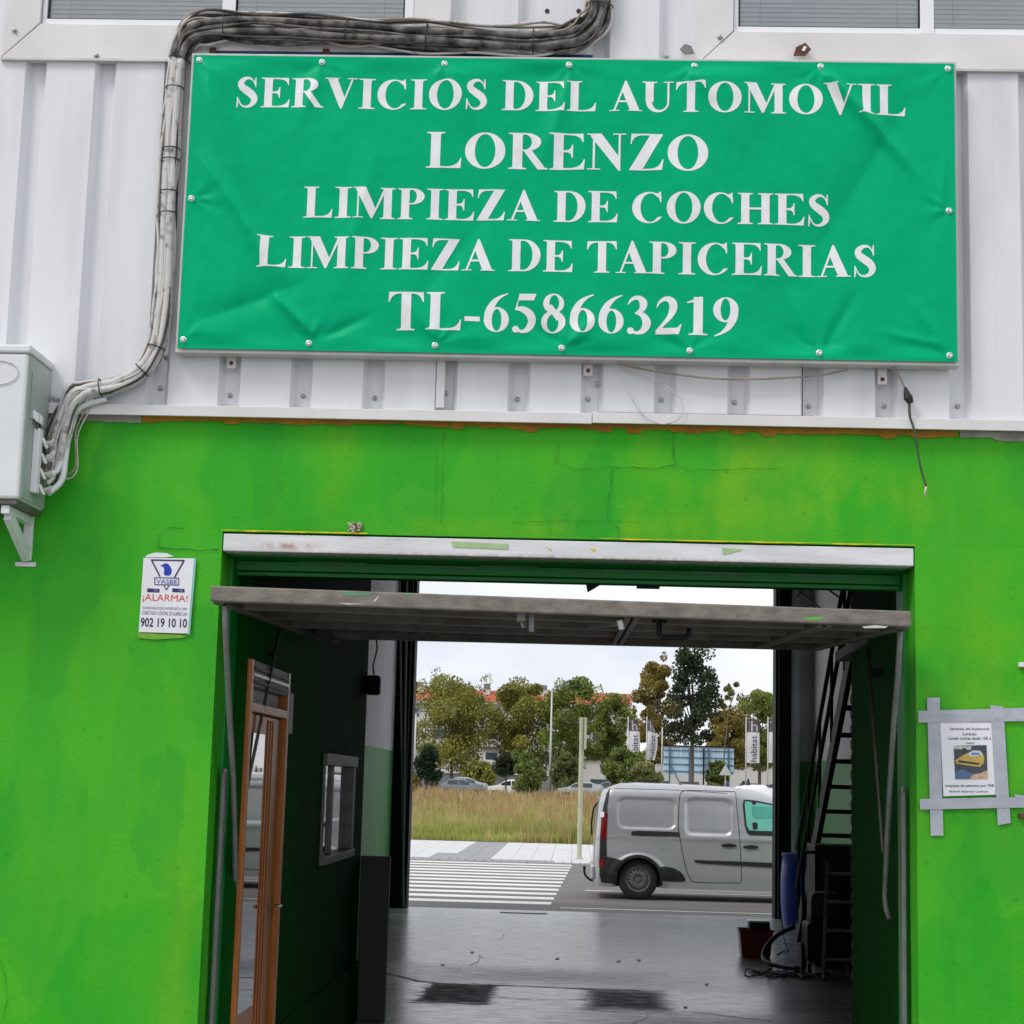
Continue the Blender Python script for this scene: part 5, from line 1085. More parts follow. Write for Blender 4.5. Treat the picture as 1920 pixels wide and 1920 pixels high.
for k in range(-20, 21):
    if kb is None: kb = MB().box(k*1.0+0.004, k*1.0+0.996, KERB, KERB+0.16, RZ-0.1, SWZ).build('kerb', MT['kerbm'], road, bevel=0.012); k0 = k
    else: piece(kb, 'kerb', (k-k0, 0, 0), road)
pv = struct(MB().box(-40, 40, KERB+0.161, FLD, -0.3, SWZ-0.012).build('pavement', M('slab_joint', (0.26,0.26,0.25), 0.9)))
sw, rows = 0.47, ((KERB+1.0, KERB+3.9),(KERB+3.9, KERB+7.4),(KERB+7.4, FLD))
for (y0, y1) in rows:
    src = None; srcg = None
    for k in range(-22, 24):
        x = k*sw; sh_ = (y0-KERB)*0.09
        grey = -3.35 < x-(y0-KERB)*0.02 < -2.05 and y1 < FLD+1
        if grey:
            if srcg is None: srcg = MB().box(x+0.004, x+sw-0.004, y0+0.006, y1-0.006, SWZ-0.0115, SWZ).build('paving_slab', MT['slab_grey'], pv); kg = k
            else: piece(srcg, 'paving_slab', ((k-kg)*sw, 0, 0), pv)
        elif src is None: src = MB().box(x+0.004, x+sw-0.004, y0+0.006, y1-0.006, SWZ-0.0115, SWZ+0.001).build('paving_slab', MT['slab'], pv); ks = k
        else: piece(src, 'paving_slab', ((k-ks)*sw, 0, random.uniform(-0.0015, 0.001)), pv)
tc_ = None
for k in range(-26, 14):       # ribbed tactile strip along the kerb
    x = k*0.2-1.2
    m_ = MT['slab_grey'] if x < -0.55 else MT['slab']
    t = MB().box(x+0.012, x+0.188, KERB+0.17, KERB+0.99, SWZ-0.0115, SWZ+0.003); t.build('tactile_slab', m_, pv)
# ================================================================ delivery van
VZ = RZ; VY = 21.25; VW = 1.80; VX0 = 0.355
def vpx(zx, zy): p = PY(1080+zx/5.053, 1430+zy/5.053, VY); return (p.x-VX0, p.z-VZ)
def lerp_tab(T, x):
    if x <= T[0][0]: return T[0][1]
    for (a, b), (c, d) in zip(T, T[1:]):
        if x <= c: return b+(d-b)*(x-a)/(c-a)
    return T[-1][1]
def smoothstep(a, b, x): t = max(0, min(1, (x-a)/(b-a))); return t*t*(3-2*t)
VL = 4.55
ROOF = [(0,1.70),(0.10,1.76),(0.22,1.81),(0.6,1.83),(1.5,1.825),(2.2,1.80),(2.6,1.75),(2.9,1.66),(3.2,1.46),(3.55,1.16),(3.75,1.06),(4.2,0.98),(4.42,0.88),(4.55,0.66)]
REAR = [(0,0.02),(0.3,0.0),(0.6,0.0),(1.0,0.02),(1.5,0.065),(1.7,0.13),(1.78,0.2),(1.83,0.30)]
INS = [(0,0.05),(0.15,0.012),(0.3,0.0),(0.5,0.0),(0.58,0.006),(0.75,0.05),(0.88,0.095),(0.93,0.125),(0.965,0.17),(0.985,0.22),(1.0,0.31)]
wc = vpx(588,1115); WR = 0.318; wheel_x = (wc[0], wc[0]+3.02)
R1 = [vpx(395,325), vpx(950,640)]; R2 = [vpx(1030,325), vpx(1490,705)]; R2i = [vpx(1052,330), vpx(1478,672)]; RW = [vpx(1580,345), None]
def rr_sdf(x, z, a, b, r):
    cx, cz = (a[0]+b[0])/2, (a[1]+b[1])/2; hx, hz_ = abs(b[0]-a[0])/2-r, abs(b[1]-a[1])/2-r
    qx, qz = abs(x-cx)-hx, abs(z-cz)-hz_; return math.hypot(max(qx,0), max(qz,0))+min(max(qx,qz),0)-r
def relief(x, z):
    d = 0.022*(1-smoothstep(-0.028, 0.0, rr_sdf(x, z, R1[0], R1[1], 0.12)))
    d += 0.028*(1-smoothstep(-0.05, 0.0, rr_sdf(x, z, R2[0], R2[1], 0.13)))
    for wx in wheel_x:
        r = math.hypot(x-wx, (z-0.31)*1.12); d -= 0.030*(1-smoothstep(0.42, 0.50, r))*smoothstep(0.2,0.3,z) + 0.015*(1-smoothstep(0.5,0.66,r))*smoothstep(0.3,0.4,z)
    d -= 0.012*smoothstep(0.93,0.97,z)*(1-smoothstep(0.97,1.10,z)) * (1 if x > 1.2 else 0.3)
    return d
def side_off(x, z):            # inset from the flat side plane at body point (x along, z up)
    zr = lerp_tab(ROOF, x); t = (z-0.19)/(zr-0.19); ins = lerp_tab(INS, max(0, min(1, t)))
    xr = lerp_tab(REAR, z); dx = x-xr
    for e, r in ((dx, 0.16), (VL-0.03-x, 0.35)):
        if e < r: k = max(0, e)/r; ins += (0.11 if r < 0.2 else 0.22)*(1-math.sqrt(max(0, 1-(1-k)**2)))
    if x > 2.7: ins += 0.10*smoothstep(2.9, 4.2, x)*smoothstep(0.75, 1.2, z)
    return ins+relief(x, z)
van = thing('silver_van', 'silver grey panel van with tow bar parked on the street behind the garage', 'van', (VX0+VL/2, VY+VW/2, VZ))
MT['silver'] = M('silver_van_paint', (0.52,0.53,0.55), 0.36, metal=0.45, var=0.06, vs=2.5, rvar=0.05, coat=0.9)
nb = 170
ts = [0,0.02,0.05]+[0.05+0.85*k/64 for k in range(1,65)]+[0.92,0.94,0.955,0.97,0.98,0.99,1.0]
us = [k/8 for k in range(1, 9)]
def vcol(i):
    x = -0.0+VL*(i/(nb-1)); zr = lerp_tab(ROOF, x); col_ = []
    for t in ts:
        z = 0.19+(zr-0.19)*t; xx = x+lerp_tab(REAR, z)*max(0, 1-x/0.9); col_.append((xx, side_off(xx, z), z))
    yi = side_off(x, zr-0.0)
    for u in us:
        y = yi+(VW/2-yi)*u; col_.append((x+lerp_tab(REAR, zr)*max(0,1-x/0.9), y, zr+0.012*math.sin(u*math.pi/2)))
    return col_
body = MB(); cols_ = [vcol(i) for i in range(nb)]; H_ = len(cols_[0])
def emit(side):
    vs = []
    for c in cols_:
        for (x, y, z) in c: vs.append((VX0+x, VY+(y if side == 0 else VW-y), VZ+z))
    fs = []
    for i in range(nb-1):
        for j in range(H_-1):
            x = cols_[i][j][0]; z = (cols_[i][j][2]+cols_[i][j+1][2])/2; xm = (cols_[i][j][0]+cols_[i+1][j][0])/2
            if j < len(ts) and any(math.hypot(xm-wx, z-0.315) < 0.365 for wx in wheel_x): continue
            q = (i*H_+j, (i+1)*H_+j, (i+1)*H_+j+1, i*H_+j+1); fs.append(q if side == 0 else q[::-1])
    body.add(vs, fs)
emit(0); emit(1)
for i, s in ((0, -1), (nb-1, 1)):     # close the rear and the nose
    c = cols_[i]; A = [(VX0+x+s*0.012, VY+y, VZ+z) for x, y, z in c]; B = [(VX0+x+s*0.012, VY+VW-y, VZ+z) for x, y, z in c]
    A0 = [(VX0+x, VY+y, VZ+z) for x, y, z in c]; B0 = [(VX0+x, VY+VW-y, VZ+z) for x, y, z in c]
    body.strip(A0, A); body.strip(A, B); body.strip(B, B0)
vb = body.build('body', MT['silver'], van, smooth=True, fix=False, autosm=50)
MB().box(VX0+0.2, VX0+VL-0.25, VY+0.12, VY+VW-0.12, VZ+0.2, VZ+0.30).build('underbody', MT['black'], van)
for wx in wheel_x: MB().box(VX0+wx-0.36, VX0+wx+0.36, VY+0.22, VY+VW-0.22, VZ+0.25, VZ+0.72).build('wheel_housing', MT['black'], van)
def decal(pts, mat, name, off=0.005, parent=None, far=False):
    bm = bmesh.new(); bm.faces.new([bm.verts.new((x, 0, z)) for x, z in pts]); bm.normal_update(); bmesh.ops.triangulate(bm, faces=bm.faces)
    for it in range(4):
        es = [e for e in bm.edges if e.calc_length() > 0.07]
        if not es: break
        bmesh.ops.subdivide_edges(bm, edges=es, cuts=1); bmesh.ops.triangulate(bm, faces=bm.faces)
    o0 = van.location
    for v in bm.verts:
        y = side_off(v.co.x, v.co.z)-off; v.co = (VX0+v.co.x-o0.x, (VY+(VW-y if far else y))-o0.y, VZ+v.co.z-o0.z)
    for F in bm.faces:
        if (F.normal.y > 0) != far: F.normal_flip()
        F.smooth = True
    me = bpy.data.meshes.new(name); bm.to_mesh(me); bm.free(); me.materials.append(mat)
    o = bpy.data.objects.new(name, me); col.objects.link(o); o.parent = parent or van; return o
def V(*a): return [vpx(x, y) for x, y in a]
def seamline(pts, wd=0.010):
    P = smooth_path(pts, 5); A = []; B = []
    for i, p in enumerate(P):
        a, b = P[max(i-1,0)], P[min(i+1,len(P)-1)]; d = math.hypot(b[0]-a[0], b[1]-a[1]) or 1; nx, nz_ = -(b[1]-a[1])/d*wd/2, (b[0]-a[0])/d*wd/2
        A.append((p[0]+nx, p[1]+nz_)); B.append((p[0]-nx, p[1]-nz_))
    for far in (False, True):
        f = lambda q: (VX0+q[0], VY+(VW-side_off(*q)+0.003 if far else side_off(*q)-0.003), VZ+q[1])
        MB().strip([f(q) for q in A], [f(q) for q in B]).build('panel_seam', MT['black'], van)
seamline(V((1515,275),(1300,268),(1100,262),(1030,268),(1000,285),(985,330),(975,450),(972,620),(985,720),(1010,860),(1045,1010),(1085,1100),(1120,1130),(1250,1138),(1400,1140),(1560,1140)))
seamline(V((1520,280),(1528,420),(1545,640),(1558,850),(1566,1000),(1567,1140)))
seamline([(0.12,1.735),(0.5,1.735),(1.2,1.735),(2.1,1.705)], 0.007)
for far in (False, True):
    decal(V((535,648),(600,645),(980,658),(985,702),(600,692),(530,690),(520,670)), MT['black'], 'sliding_rail', 0.006, far=far)
    f2 = decal(V((1115,925),(1150,923),(1560,937),(1865,950),(1865,996),(1560,978),(1200,955),(1130,945)), MT['black'], 'side_moulding', 0.012, far=far)
    e_ = vpx(1865,973); decal([(e_[0]+0.003,e_[1]+0.022),(3.62,e_[1]+0.03),(3.62,e_[1]-0.02),(e_[0]+0.003,e_[1]-0.022)], MT['black'], 'side_moulding', 0.012, far=far)
    decal(V((795,985),(860,985),(930,1000),(985,1030),(1020,1070),(1040,1110),(1030,1126),(960,1130),(830,1125),(800,1050)), MT['black'], 'lower_panel', 0.007, far=far)
    decal(V((325,240),(318,300),(300,400),(292,560),(288,760),(292,890),(440,925),(395,990),(388,1150),(240,1135),(222,1060),(222,900),(228,700),(240,520),(262,400),(290,290)), MT['black'], 'rear_corner_trim', 0.006, far=far)
    decal(V((262,480),(300,478),(290,640),(285,730),(240,720),(232,650),(242,560)), M('red_tail_light', lin(120,16,24), 0.2, var=0.2, vs=20), 'tail_light', 0.011, far=far)
    decal(V((218,915),(262,908),(255,985),(220,990)), MT['redplastic'], 'rear_reflector', 0.011, far=far)
    decal(V((228,470),(268,466),(266,512),(245,520),(230,512)), MT['pvc'], 'hinge_cover', 0.014, far=far)
    for a in ((1380,775),(1585,790)):
        hp_ = V(a, (a[0]+70,a[1]-12), (a[0]+142,a[1]+3), (a[0]+142,a[1]+22), (a[0]+70,a[1]+28), (a[0],a[1]+20))
        decal(V((a[0]+35,a[1]-5),(a[0]+70,a[1]-26),(a[0]+110,a[1]-8),(a[0]+105,a[1]+30),(a[0]+70,a[1]+42),(a[0]+38,a[1]+25)), MT['silver'], 'handle_cup', 0.005, far=far)
        decal(hp_, MT['black'], 'door_handle', 0.02, far=far)
    # front door glass with black surround, quarter glass, windscreen sides
    A_ = vpx(1590,360); B_ = vpx(1610,680); zt_ = A_[1]
    outl = V((1583,400),(1592,360),(1612,350),(1700,358),(1860,388)); outl = [outl[0]]+outl[1:]
    gl_ = outl+[(3.02,outl[-1][1]-0.10),(3.30,outl[-1][1]-0.38),(3.32,B_[1]+0.0)]+V((1865,695),(1700,690),(1650,688),(1620,665),(1600,600))
    decal(gl_, MT['black'], 'window_surround', 0.006, far=far)
    MT['van_glass'] = MT.get('van_glass') or M('tinted_window_glass', lin(116,205,186), 0.12, var=0.08, vs=3, spec=0.6, rvar=0.02)
    inn = V((1603,400),(1608,366),(1700,376),(1860,404)); inn = inn+[(3.0,inn[-1][1]-0.10),(3.24,inn[-1][1]-0.36)]+V((1865,650),(1700,645),(1640,640),(1618,600))
    wg = decal(inn, MT['van_glass'], 'side_window', 0.011, far=far)
    decal(V((1668,400),(1690,415),(1860,420),(1865,530),(1700,530),(1672,505)), M('partition_behind_glass', lin(92,178,162), 0.15, var=0.06), 'cab_partition', 0.0125, far=far)
    decal(V((1665,370),(1710,374),(1712,392),(1690,402),(1672,388)), MT['black'], 'inside_grip', 0.0135, far=far)
    decal(V((1672,570),(1700,564),(1722,572),(1722,630),(1690,636),(1675,630)), MT['black'], 'far_headrest', 0.0135, far=far)
for wx in wheel_x:             # rolled lip of the wheel arches
    for far in (False, True):
        A = []; B = []
        for k in range(37):
            a = math.radians(-14+208*k/36); 
            for r_, L2 in ((0.345, A), (0.392, B)):
                x_, z_ = wx+r_*math.cos(a), max(0.20, 0.315+r_*math.sin(a)); y_ = side_off(x_, z_)-0.006; L2.append((VX0+x_, VY+(VW-y_ if far else y_), VZ+z_))
        MB().strip(A, B).build('arch_lip', MT['silver'] if wx > 2 else MT['black'], van, smooth=True)
# windscreen, rear doors glass, lights
ws = MB(); A = []; B = []
for k in range(10):
    x = 2.95+0.6*k/9; z = lerp_tab(ROOF, x)+0.012; y = side_off(x, z-0.02)+0.06; A.append((VX0+x, VY+y, VZ+z)); B.append((VX0+x, VY+VW-y, VZ+z))
ws.strip(A, B); ws.build('windscreen', MT['glass_d'], van, smooth=True)
for s in (0, 1):
    y0 = VY+0.22+s*0.72; MB().add([(VX0+0.035, y0, VZ+1.02),(VX0+0.035, y0+0.62, VZ+1.02),(VX0+0.095, y0+0.58, VZ+1.56),(VX0+0.095, y0+0.04, VZ+1.56)], [(0,1,2,3)]).add([(VX0-0.02, y0, VZ+1.02),(VX0-0.02, y0+0.62, VZ+1.02),(VX0+0.045, y0+0.58, VZ+1.56),(VX0+0.045, y0+0.04, VZ+1.56)], [(0,1,2,3)]).build('rear_window', MT['black'], van)
# black rear wiper/handle standing proud as seen in silhouette
MB().tube([(VX0+0.04, VY+0.5, VZ+1.50),(VX0-0.02, VY+0.5, VZ+1.40),(VX0-0.05, VY+0.5, VZ+1.15),(VX0-0.04, VY+0.5, VZ+0.98)], 0.016, 6).build('rear_wiper', MT['black'], van)
MB().box(VX0-0.045, VX0+0.02, VY+0.06, VY+VW-0.06, VZ+0.30, VZ+0.52).build('rear_bumper', MT['silver'], van, bevel=0.03, seg=3)
MB().box(VX0+VL-0.05, VX0+VL+0.03, VY+0.15, VY+VW-0.15, VZ+0.24, VZ+0.58).build('front_bumper', MT['black'], van, bevel=0.04, seg=3)
tp = [(VX0+0.02, VY+0.9, VZ+0.235),(VX0-0.04, VY+0.9, VZ+0.245),(VX0-0.11, VY+0.9, VZ+0.30),(VX0-0.142, VY+0.9, VZ+0.36),(VX0-0.145, VY+0.9, VZ+0.42)]
tb = MB().tube([Vector(p) for p in smooth_path(tp)], 0.018, 8).lathe((VX0-0.145, VY+0.9, VZ+0.44), [(0.005,-0.027),(0.02,-0.02),(0.027,0),(0.02,0.02),(0.005,0.027)], 12)
tb.build('tow_bar', MT['dark'], van, smooth=True)
for k in range(3): 
    x = 0.2+0.95*k; MB().box(VX0+x+0.2, VX0+x+0.25, VY+0.30, VY+0.33, VZ+1.825, VZ+1.84).build('roof_mount', MT['silver'], van)
def wheel(cx, cy, cz, r, wdt, parent, side, spokes=True):
    s = -1 if side == 0 else 1
    ty = MB().lathe((cx, cy, cz), [(r*0.62,-wdt/2),(r*0.9,-wdt/2),(r*0.98,-wdt*0.36),(r,-wdt*0.2),(r,wdt*0.2),(r*0.98,wdt*0.36),(r*0.9,wdt/2),(r*0.62,wdt/2)], 36, 'y', cap=False)
    t = ty.build('tyre', MT['tyre'], parent, smooth=True, autosm=60)
    y = cy+s*wdt*0.40
    rm = MB().lathe((cx, y, cz), [(r*0.63, -s*0.0+s*0.015),(r*0.60,s*0.02),(r*0.57,s*0.004),(r*0.50,-s*0.004),(r*0.40,s*0.015),(r*0.26,s*0.012),(r*0.22,-s*0.01),(r*0.15,-s*0.01),(r*0.13,s*0.004),(0.002,s*0.006)], 36, 'y', cap=False).build('rim', MT['rimm'], parent, smooth=True, autosm=35)
    if spokes:
        hl = None
        for k in range(16):
            a = 2*math.pi*k/16; c = Vector((cx+r*0.455*math.cos(a), y+s*0.012, cz+r*0.455*math.sin(a)))
            MB().bar(c-Vector((math.cos(a),0,math.sin(a)))*r*0.045, c+Vector((math.cos(a),0,math.sin(a)))*r*0.045, 0.006, r*0.075, (-math.sin(a),0,math.cos(a))).build('rim_slot', MT['black'], parent)
    return t
MT['tyre'] = M('tyre_rubber', (0.022,0.022,0.022), 0.8, var=0.2); MT['rimm'] = M('steel_wheel', (0.16,0.16,0.16), 0.45, metal=0.3, var=0.15, vs=20)
for wx in wheel_x:
    for sd_ in (0, 1):
        w_ = MB().lathe((VX0+wx, VY+(0.12 if sd_ == 0 else VW-0.12), VZ+WR), [(0.03,-0.05),(0.03,0.05)], 10, 'y').build('wheel', MT['dark'], van)
        wheel(VX0+wx, VY+(0.115 if sd_ == 0 else VW-0.115), VZ+WR+0.001, WR, 0.19, w_, sd_)
# ================================================================ a second, white van further along
def loft_car(name, label, x0, y0, z0, L_, W_, Hh, roofp, beltz, paint, cat='car', glassx=None, group=None, flip=False):
    t = thing(name, label, cat, (x0+L_/2, y0+W_/2, z0), group)
    fx_ = (lambda x: x0+x) if not flip else (lambda x: x0+L_-x)
    nx = 40; up = MB(); belt = MB()
    def sec(x):
        zr = lerp_tab(roofp, x/L_)*Hh; b = min(zr, beltz); e = min(x, L_-x); k = 0.22*(1-math.sqrt(max(0, 1-(1-min(1, e/0.35))**2)))
        lo = [(0.06+k,0.20),(0.01+k,0.34),(0.0+k,0.55),(0.02+k,b*0.92),(0.05+k,b)]
        return lo, b, zr, k
    for side in (0, 1):
        vs = []; n = 0
        for i in range(nx+1):
            lo, b, zr, k = sec(L_*i/nx); pts = lo+[(0.05+k+0.16*(zr-b)/max(0.3, Hh-beltz)*0.9, b+(zr-b)*0.88), (0.30+k, zr), (W_/2, zr+0.015)]
            n = len(pts); vs += [(fx_(L_*i/nx), y0+(y if side == 0 else W_-y), z0+z) for y, z in pts]
        belt.add(vs, [(i*n+j, (i+1)*n+j, (i+1)*n+j+1, i*n+j+1) for i in range(nx) for j in range(n-1) if not (j < 2 and any(abs(L_*(i+0.5)/nx-wx) < 0.33 for wx in (L_*0.19, L_*0.80)))])
    bd = belt.build('body', paint, t, smooth=True, autosm=45)
    cap = MB()
    for xx in (0.0, L_):
        lo, b, zr, k = sec(xx); cap.box(fx_(xx)-0.03, fx_(xx)+0.03, y0+0.25, y0+W_-0.25, z0+0.25, z0+max(0.5, zr*0.97))
    cap.build('bumper', paint, t, bevel=0.02)
    for side in (0, 1):                 # side glass
        for (ga, gb) in (glassx or ((0.30,0.50),(0.52,0.72))):
            A = []; B = []
            for i in range(9):
                x = L_*(ga+(gb-ga)*i/8); lo, b, zr, k = sec(x); h_ = max(0.0, zr-b)
                yo = 0.05+k-0.006; A.append((fx_(x), y0+(yo if side == 0 else W_-yo), z0+b+0.03)); yt_ = 0.05+k+0.16*h_/max(0.3, Hh-beltz)*0.8-0.006; B.append((fx_(x), y0+(yt_ if side == 0 else W_-yt_), z0+b+max(0.03, h_*0.80)))
            MB().strip(A, B).build('side_window', MT['car_glass'], t, smooth=True)
    for a, b2 in ((0.16,0.30),(0.72,0.86)):   # sloping screens
        A = []; B = []
        for i in range(5):
            x = L_*(a+(b2-a)*i/4); lo, b, zr, k = sec(x); A.append((fx_(x), y0+0.22+k, z0+zr+0.012)); B.append((fx_(x), y0+W_-0.22-k, z0+zr+0.012))
        MB().strip(A, B).build('screen', MT['car_glass'], t, smooth=True)
    for wx in (L_*0.19, L_*0.80):
        for sd_ in (0, 1):
            w_ = MB().lathe((fx_(wx), y0+(0.11 if sd_ == 0 else W_-0.11), z0+0.31), [(0.03,-0.04),(0.03,0.04)], 8, 'y').build('wheel', MT['dark'], t)
            wheel(fx_(wx), y0+(0.10 if sd_ == 0 else W_-0.10), z0+0.312, 0.31, 0.18, w_, sd_, False)
    for xx, mm in ((0.05, MT['redplastic']), (L_-0.05, MT['eyelet'])):
        for yy in (0.08, W_-0.30): MB().box(fx_(xx)-0.05, fx_(xx)+0.05, y0+yy, y0+yy+0.22, z0+0.62, z0+0.74).build('lamp', mm, t, bevel=0.02)
    return t
MT['car_glass'] = M('car_glass', (0.03,0.04,0.045), 0.08, var=0.1, spec=0.8, rvar=0)
MT['white_car'] = M('white_car_paint', (0.78,0.78,0.78), 0.25, var=0.02, rvar=0.03)
MT['grey_car'] = M('grey_car_paint', (0.20,0.22,0.25), 0.28, metal=0.3, var=0.03, rvar=0.03)
MT['pale_car'] = M('pale_blue_car_paint', (0.38,0.43,0.43), 0.28, metal=0.2, var=0.03, rvar=0.03)
sedan = [(0,0.50),(0.03,0.62),(0.14,0.66),(0.16,0.68),(0.30,0.95),(0.42,1.0),(0.58,0.985),(0.74,0.82),(0.86,0.70),(0.96,0.66),(1,0.5)]
hatch = [(0,0.48),(0.04,0.58),(0.20,0.66),(0.24,0.69),(0.38,0.93),(0.50,1.0),(0.72,0.98),(0.90,0.85),(0.97,0.66),(1,0.52)]
vanp = [(0,0.85),(0.03,0.97),(0.10,1.0),(0.62,0.99),(0.72,0.92),(0.84,0.62),(0.97,0.50),(1,0.36)]
vp_ = PY(1365, 1470, 27.0)
loft_car('white_van', 'white van roof with black aerial showing behind the silver van', PY(1368,1480,28).x, 28.0, RZ, 4.7, 1.9, 1.83+0.03, vanp, 1.05, MT['white_car'], 'van', ((0.55,0.68),(0.69,0.76)))
wv_ = [o for o in col.objects if o.name.startswith('white_van')][0]
p = PY(1403, 1463, 28.6); MB().lathe((p.x, 28.6, RZ+1.86), [(0.05,0),(0.035,0.06),(0.012,0.13)], 10).build('roof_aerial', MT['black'], wv_)
p = PY(1394, 1463, 28.6); MB().lathe((p.x, 28.6, RZ+1.86), [(0.03,0),(0.03,0.07),(0.012,0.09)], 10).build('roof_aerial', MT['black'], wv_)
def at(px, Y): return PY(px, 1480, Y).x
CZ = 0.45
loft_car('parked_car', 'dark grey saloon parked beyond the dry grass beside a conifer', at(812,150), 148.5, CZ, 4.55, 1.82, 1.45, sedan[::1], 0.92, MT['grey_car'], group='cars parked beyond the field')
loft_car('parked_car', 'white hatchback half hidden by a green bush beyond the dry grass', at(914,150), 148.5, CZ, 4.2, 1.8, 1.5, hatch, 0.95, MT['white_car'], group='cars parked beyond the field')
loft_car('parked_car', 'pale blue grey car behind the signpost beyond the grass', at(1043,148), 147.0, CZ, 4.3, 1.8, 1.47, hatch, 0.95, MT['pale_car'], group='cars parked beyond the field')
loft_car('parked_car', 'silver car roof showing behind the dark grey saloon', at(826,156), 155.0, CZ+0.12, 4.4, 1.8, 1.5, sedan, 0.95, MT['pale_car'], group='cars parked beyond the field')
loft_car('parked_car', 'dark car further back between bushes and the pale blue car', at(1098,160), 159.0, CZ+0.1, 4.4, 1.8, 1.52, hatch, 0.95, MT['grey_car'], group='cars parked beyond the field')
# ================================================================ dry grass field
MT['field'] = M('field_soil', (0.17,0.15,0.075), 0.95, var=0.35, vs=0.4, bump=0.2, bs=4)
fd = MB(); fd.grid(24, 30, lambda u, v: (-60+120*u, FLD+(149-FLD)*v, SWZ+(0.47-SWZ)*v+0.05*mn.noise(Vector((u*18, v*14, 1)))))
struct(fd.build('field', MT['field'], None, smooth=True, fix=False))
def field_z(y): return SWZ+(0.47-SWZ)*(y-FLD)/(149-FLD)
def grass_mat(name, a, b):
    return M(name, a, 0.8, var=0.25, vs=0.35, rgb2=b, island=0.7, trans=0.45, spec=0.2)
MT['grass_g'] = grass_mat('green_grass', (0.33,0.38,0.08), (0.58,0.60,0.19))
MT['grass_d'] = grass_mat('dry_grass', (0.46,0.35,0.16), (0.68,0.54,0.28))
MT['grass_r'] = grass_mat('russet_grass', (0.42,0.27,0.12), (0.62,0.43,0.23))
gm = MB(); rnd = random.Random(3)
NT = 17000
for k in range(NT):
    y = FLD+0.1+ (math.exp(rnd.random()**0.85*math.log(106.0))-1.0); half = 3.2+0.155*(y+7.4)+3.0
    x = 0.035*(y+7.4)*0 + rnd.uniform(-half, half) - 0.038*(y+7.4) + 2.0
    far = (y-FLD)/100.0; nval = mn.noise(Vector((x*0.25, y*0.12, 0)))
    dry = rnd.random() < 0.06+0.95*min(1, far*1.6)+0.5*nval
    gm.cur = (2 if rnd.random() < 0.55 and far > 0.12 else 1) if dry else 0
    hgt = rnd.uniform(0.3, 0.8)*(1+0.6*nval)*(1.15 if dry else 0.9)*(0.8+0.35*min(1, far*3)); z = field_z(y)
    if y < FLD+1.2: hgt *= 0.55
    nbl = 7 if y < 70 else 5; wdt = 0.010+0.00028*(y-FLD)
    for j in range(nbl):
        a = rnd.uniform(0, 6.283); bx = x+rnd.uniform(-.14,.14)*(1+far*2); by = y+rnd.uniform(-.14,.14); ln = rnd.uniform(0.1, 0.38)*hgt; h = hgt*rnd.uniform(0.6, 1.1)
        dx, dy = math.cos(a)*ln, math.sin(a)*ln; wx_, wy_ = -math.sin(a)*wdt, math.cos(a)*wdt
        if abs(wx_) < wdt*0.4: wx_ = wdt*0.6
        gm.add([(bx-wx_, by-wy_, z-0.02),(bx+wx_, by+wy_, z-0.02),(bx+dx*0.4+wx_*0.8, by+dy*0.4+wy_*0.8, z+h*0.6),(bx+dx*0.4-wx_*0.8, by+dy*0.4-wy_*0.8, z+h*0.6),(bx+dx, by+dy, z+h)], [(0,1,2,3),(3,2,4)])
stuff(gm.build('field_grass', [MT['grass_g'], MT['grass_d'], MT['grass_r']], None, fix=False))
# ================================================================ trees and shrubs
def leafmat(name, a, b): return M(name, a, 0.6, var=0.3, vs=0.5, rgb2=b, island=0.9, trans=0.38, spec=0.3)
LM = {'olive': leafmat('olive_plane_leaf', (0.125,0.138,0.022), (0.44,0.44,0.10)), 'green': leafmat('mid_green_leaf', (0.10,0.14,0.025), (0.36,0.44,0.10)),
      'rust': leafmat('autumn_leaf', (0.16,0.125,0.026), (0.42,0.34,0.09)), 'dark': leafmat('dark_leaf', (0.022,0.038,0.02), (0.085,0.12,0.055)),
      'fresh': leafmat('fresh_bush_leaf', (0.09,0.13,0.03), (0.28,0.36,0.10)), 'conifer': leafmat('conifer_leaf', (0.02,0.045,0.022), (0.05,0.095,0.04)), 'pale': leafmat('pale_willow_leaf', (0.14,0.17,0.05), (0.32,0.34,0.13))}
MT['bark'] = M('tree_bark', (0.11,0.095,0.08), 0.9, var=0.35, vs=4, bump=0.4, bs=14, stretch=(1,1,0.3))
def leaves(mb, c, rad, n, size, rnd, shell=0.35):
    for k in range(n):
        while True:
            d = Vector((rnd.uniform(-1,1), rnd.uniform(-1,1), rnd.uniform(-1,1))); l = d.length
            if shell < l < 1: break
        p = Vector((c[0]+d.x*rad[0], c[1]+d.y*rad[1], c[2]+d.z*rad[2])); s = size*rnd.uniform(0.55, 1.25)
        n1 = Vector((rnd.gauss(0,1), rnd.gauss(0,1), rnd.gauss(0,0.7)))
        if n1.length < 1e-3: continue
        n1.normalize(); a = n1.orthogonal().normalized(); b = n1.cross(a)
        t = rnd.uniform(0, 6.28); u = a*math.cos(t)+b*math.sin(t); v = n1.cross(u)
        mb.add([p-u*s*0.5, p+v*s*0.34, p+u*s*0.55, p-v*s*0.34+n1*s*0.12], [(0,1,2,3)])
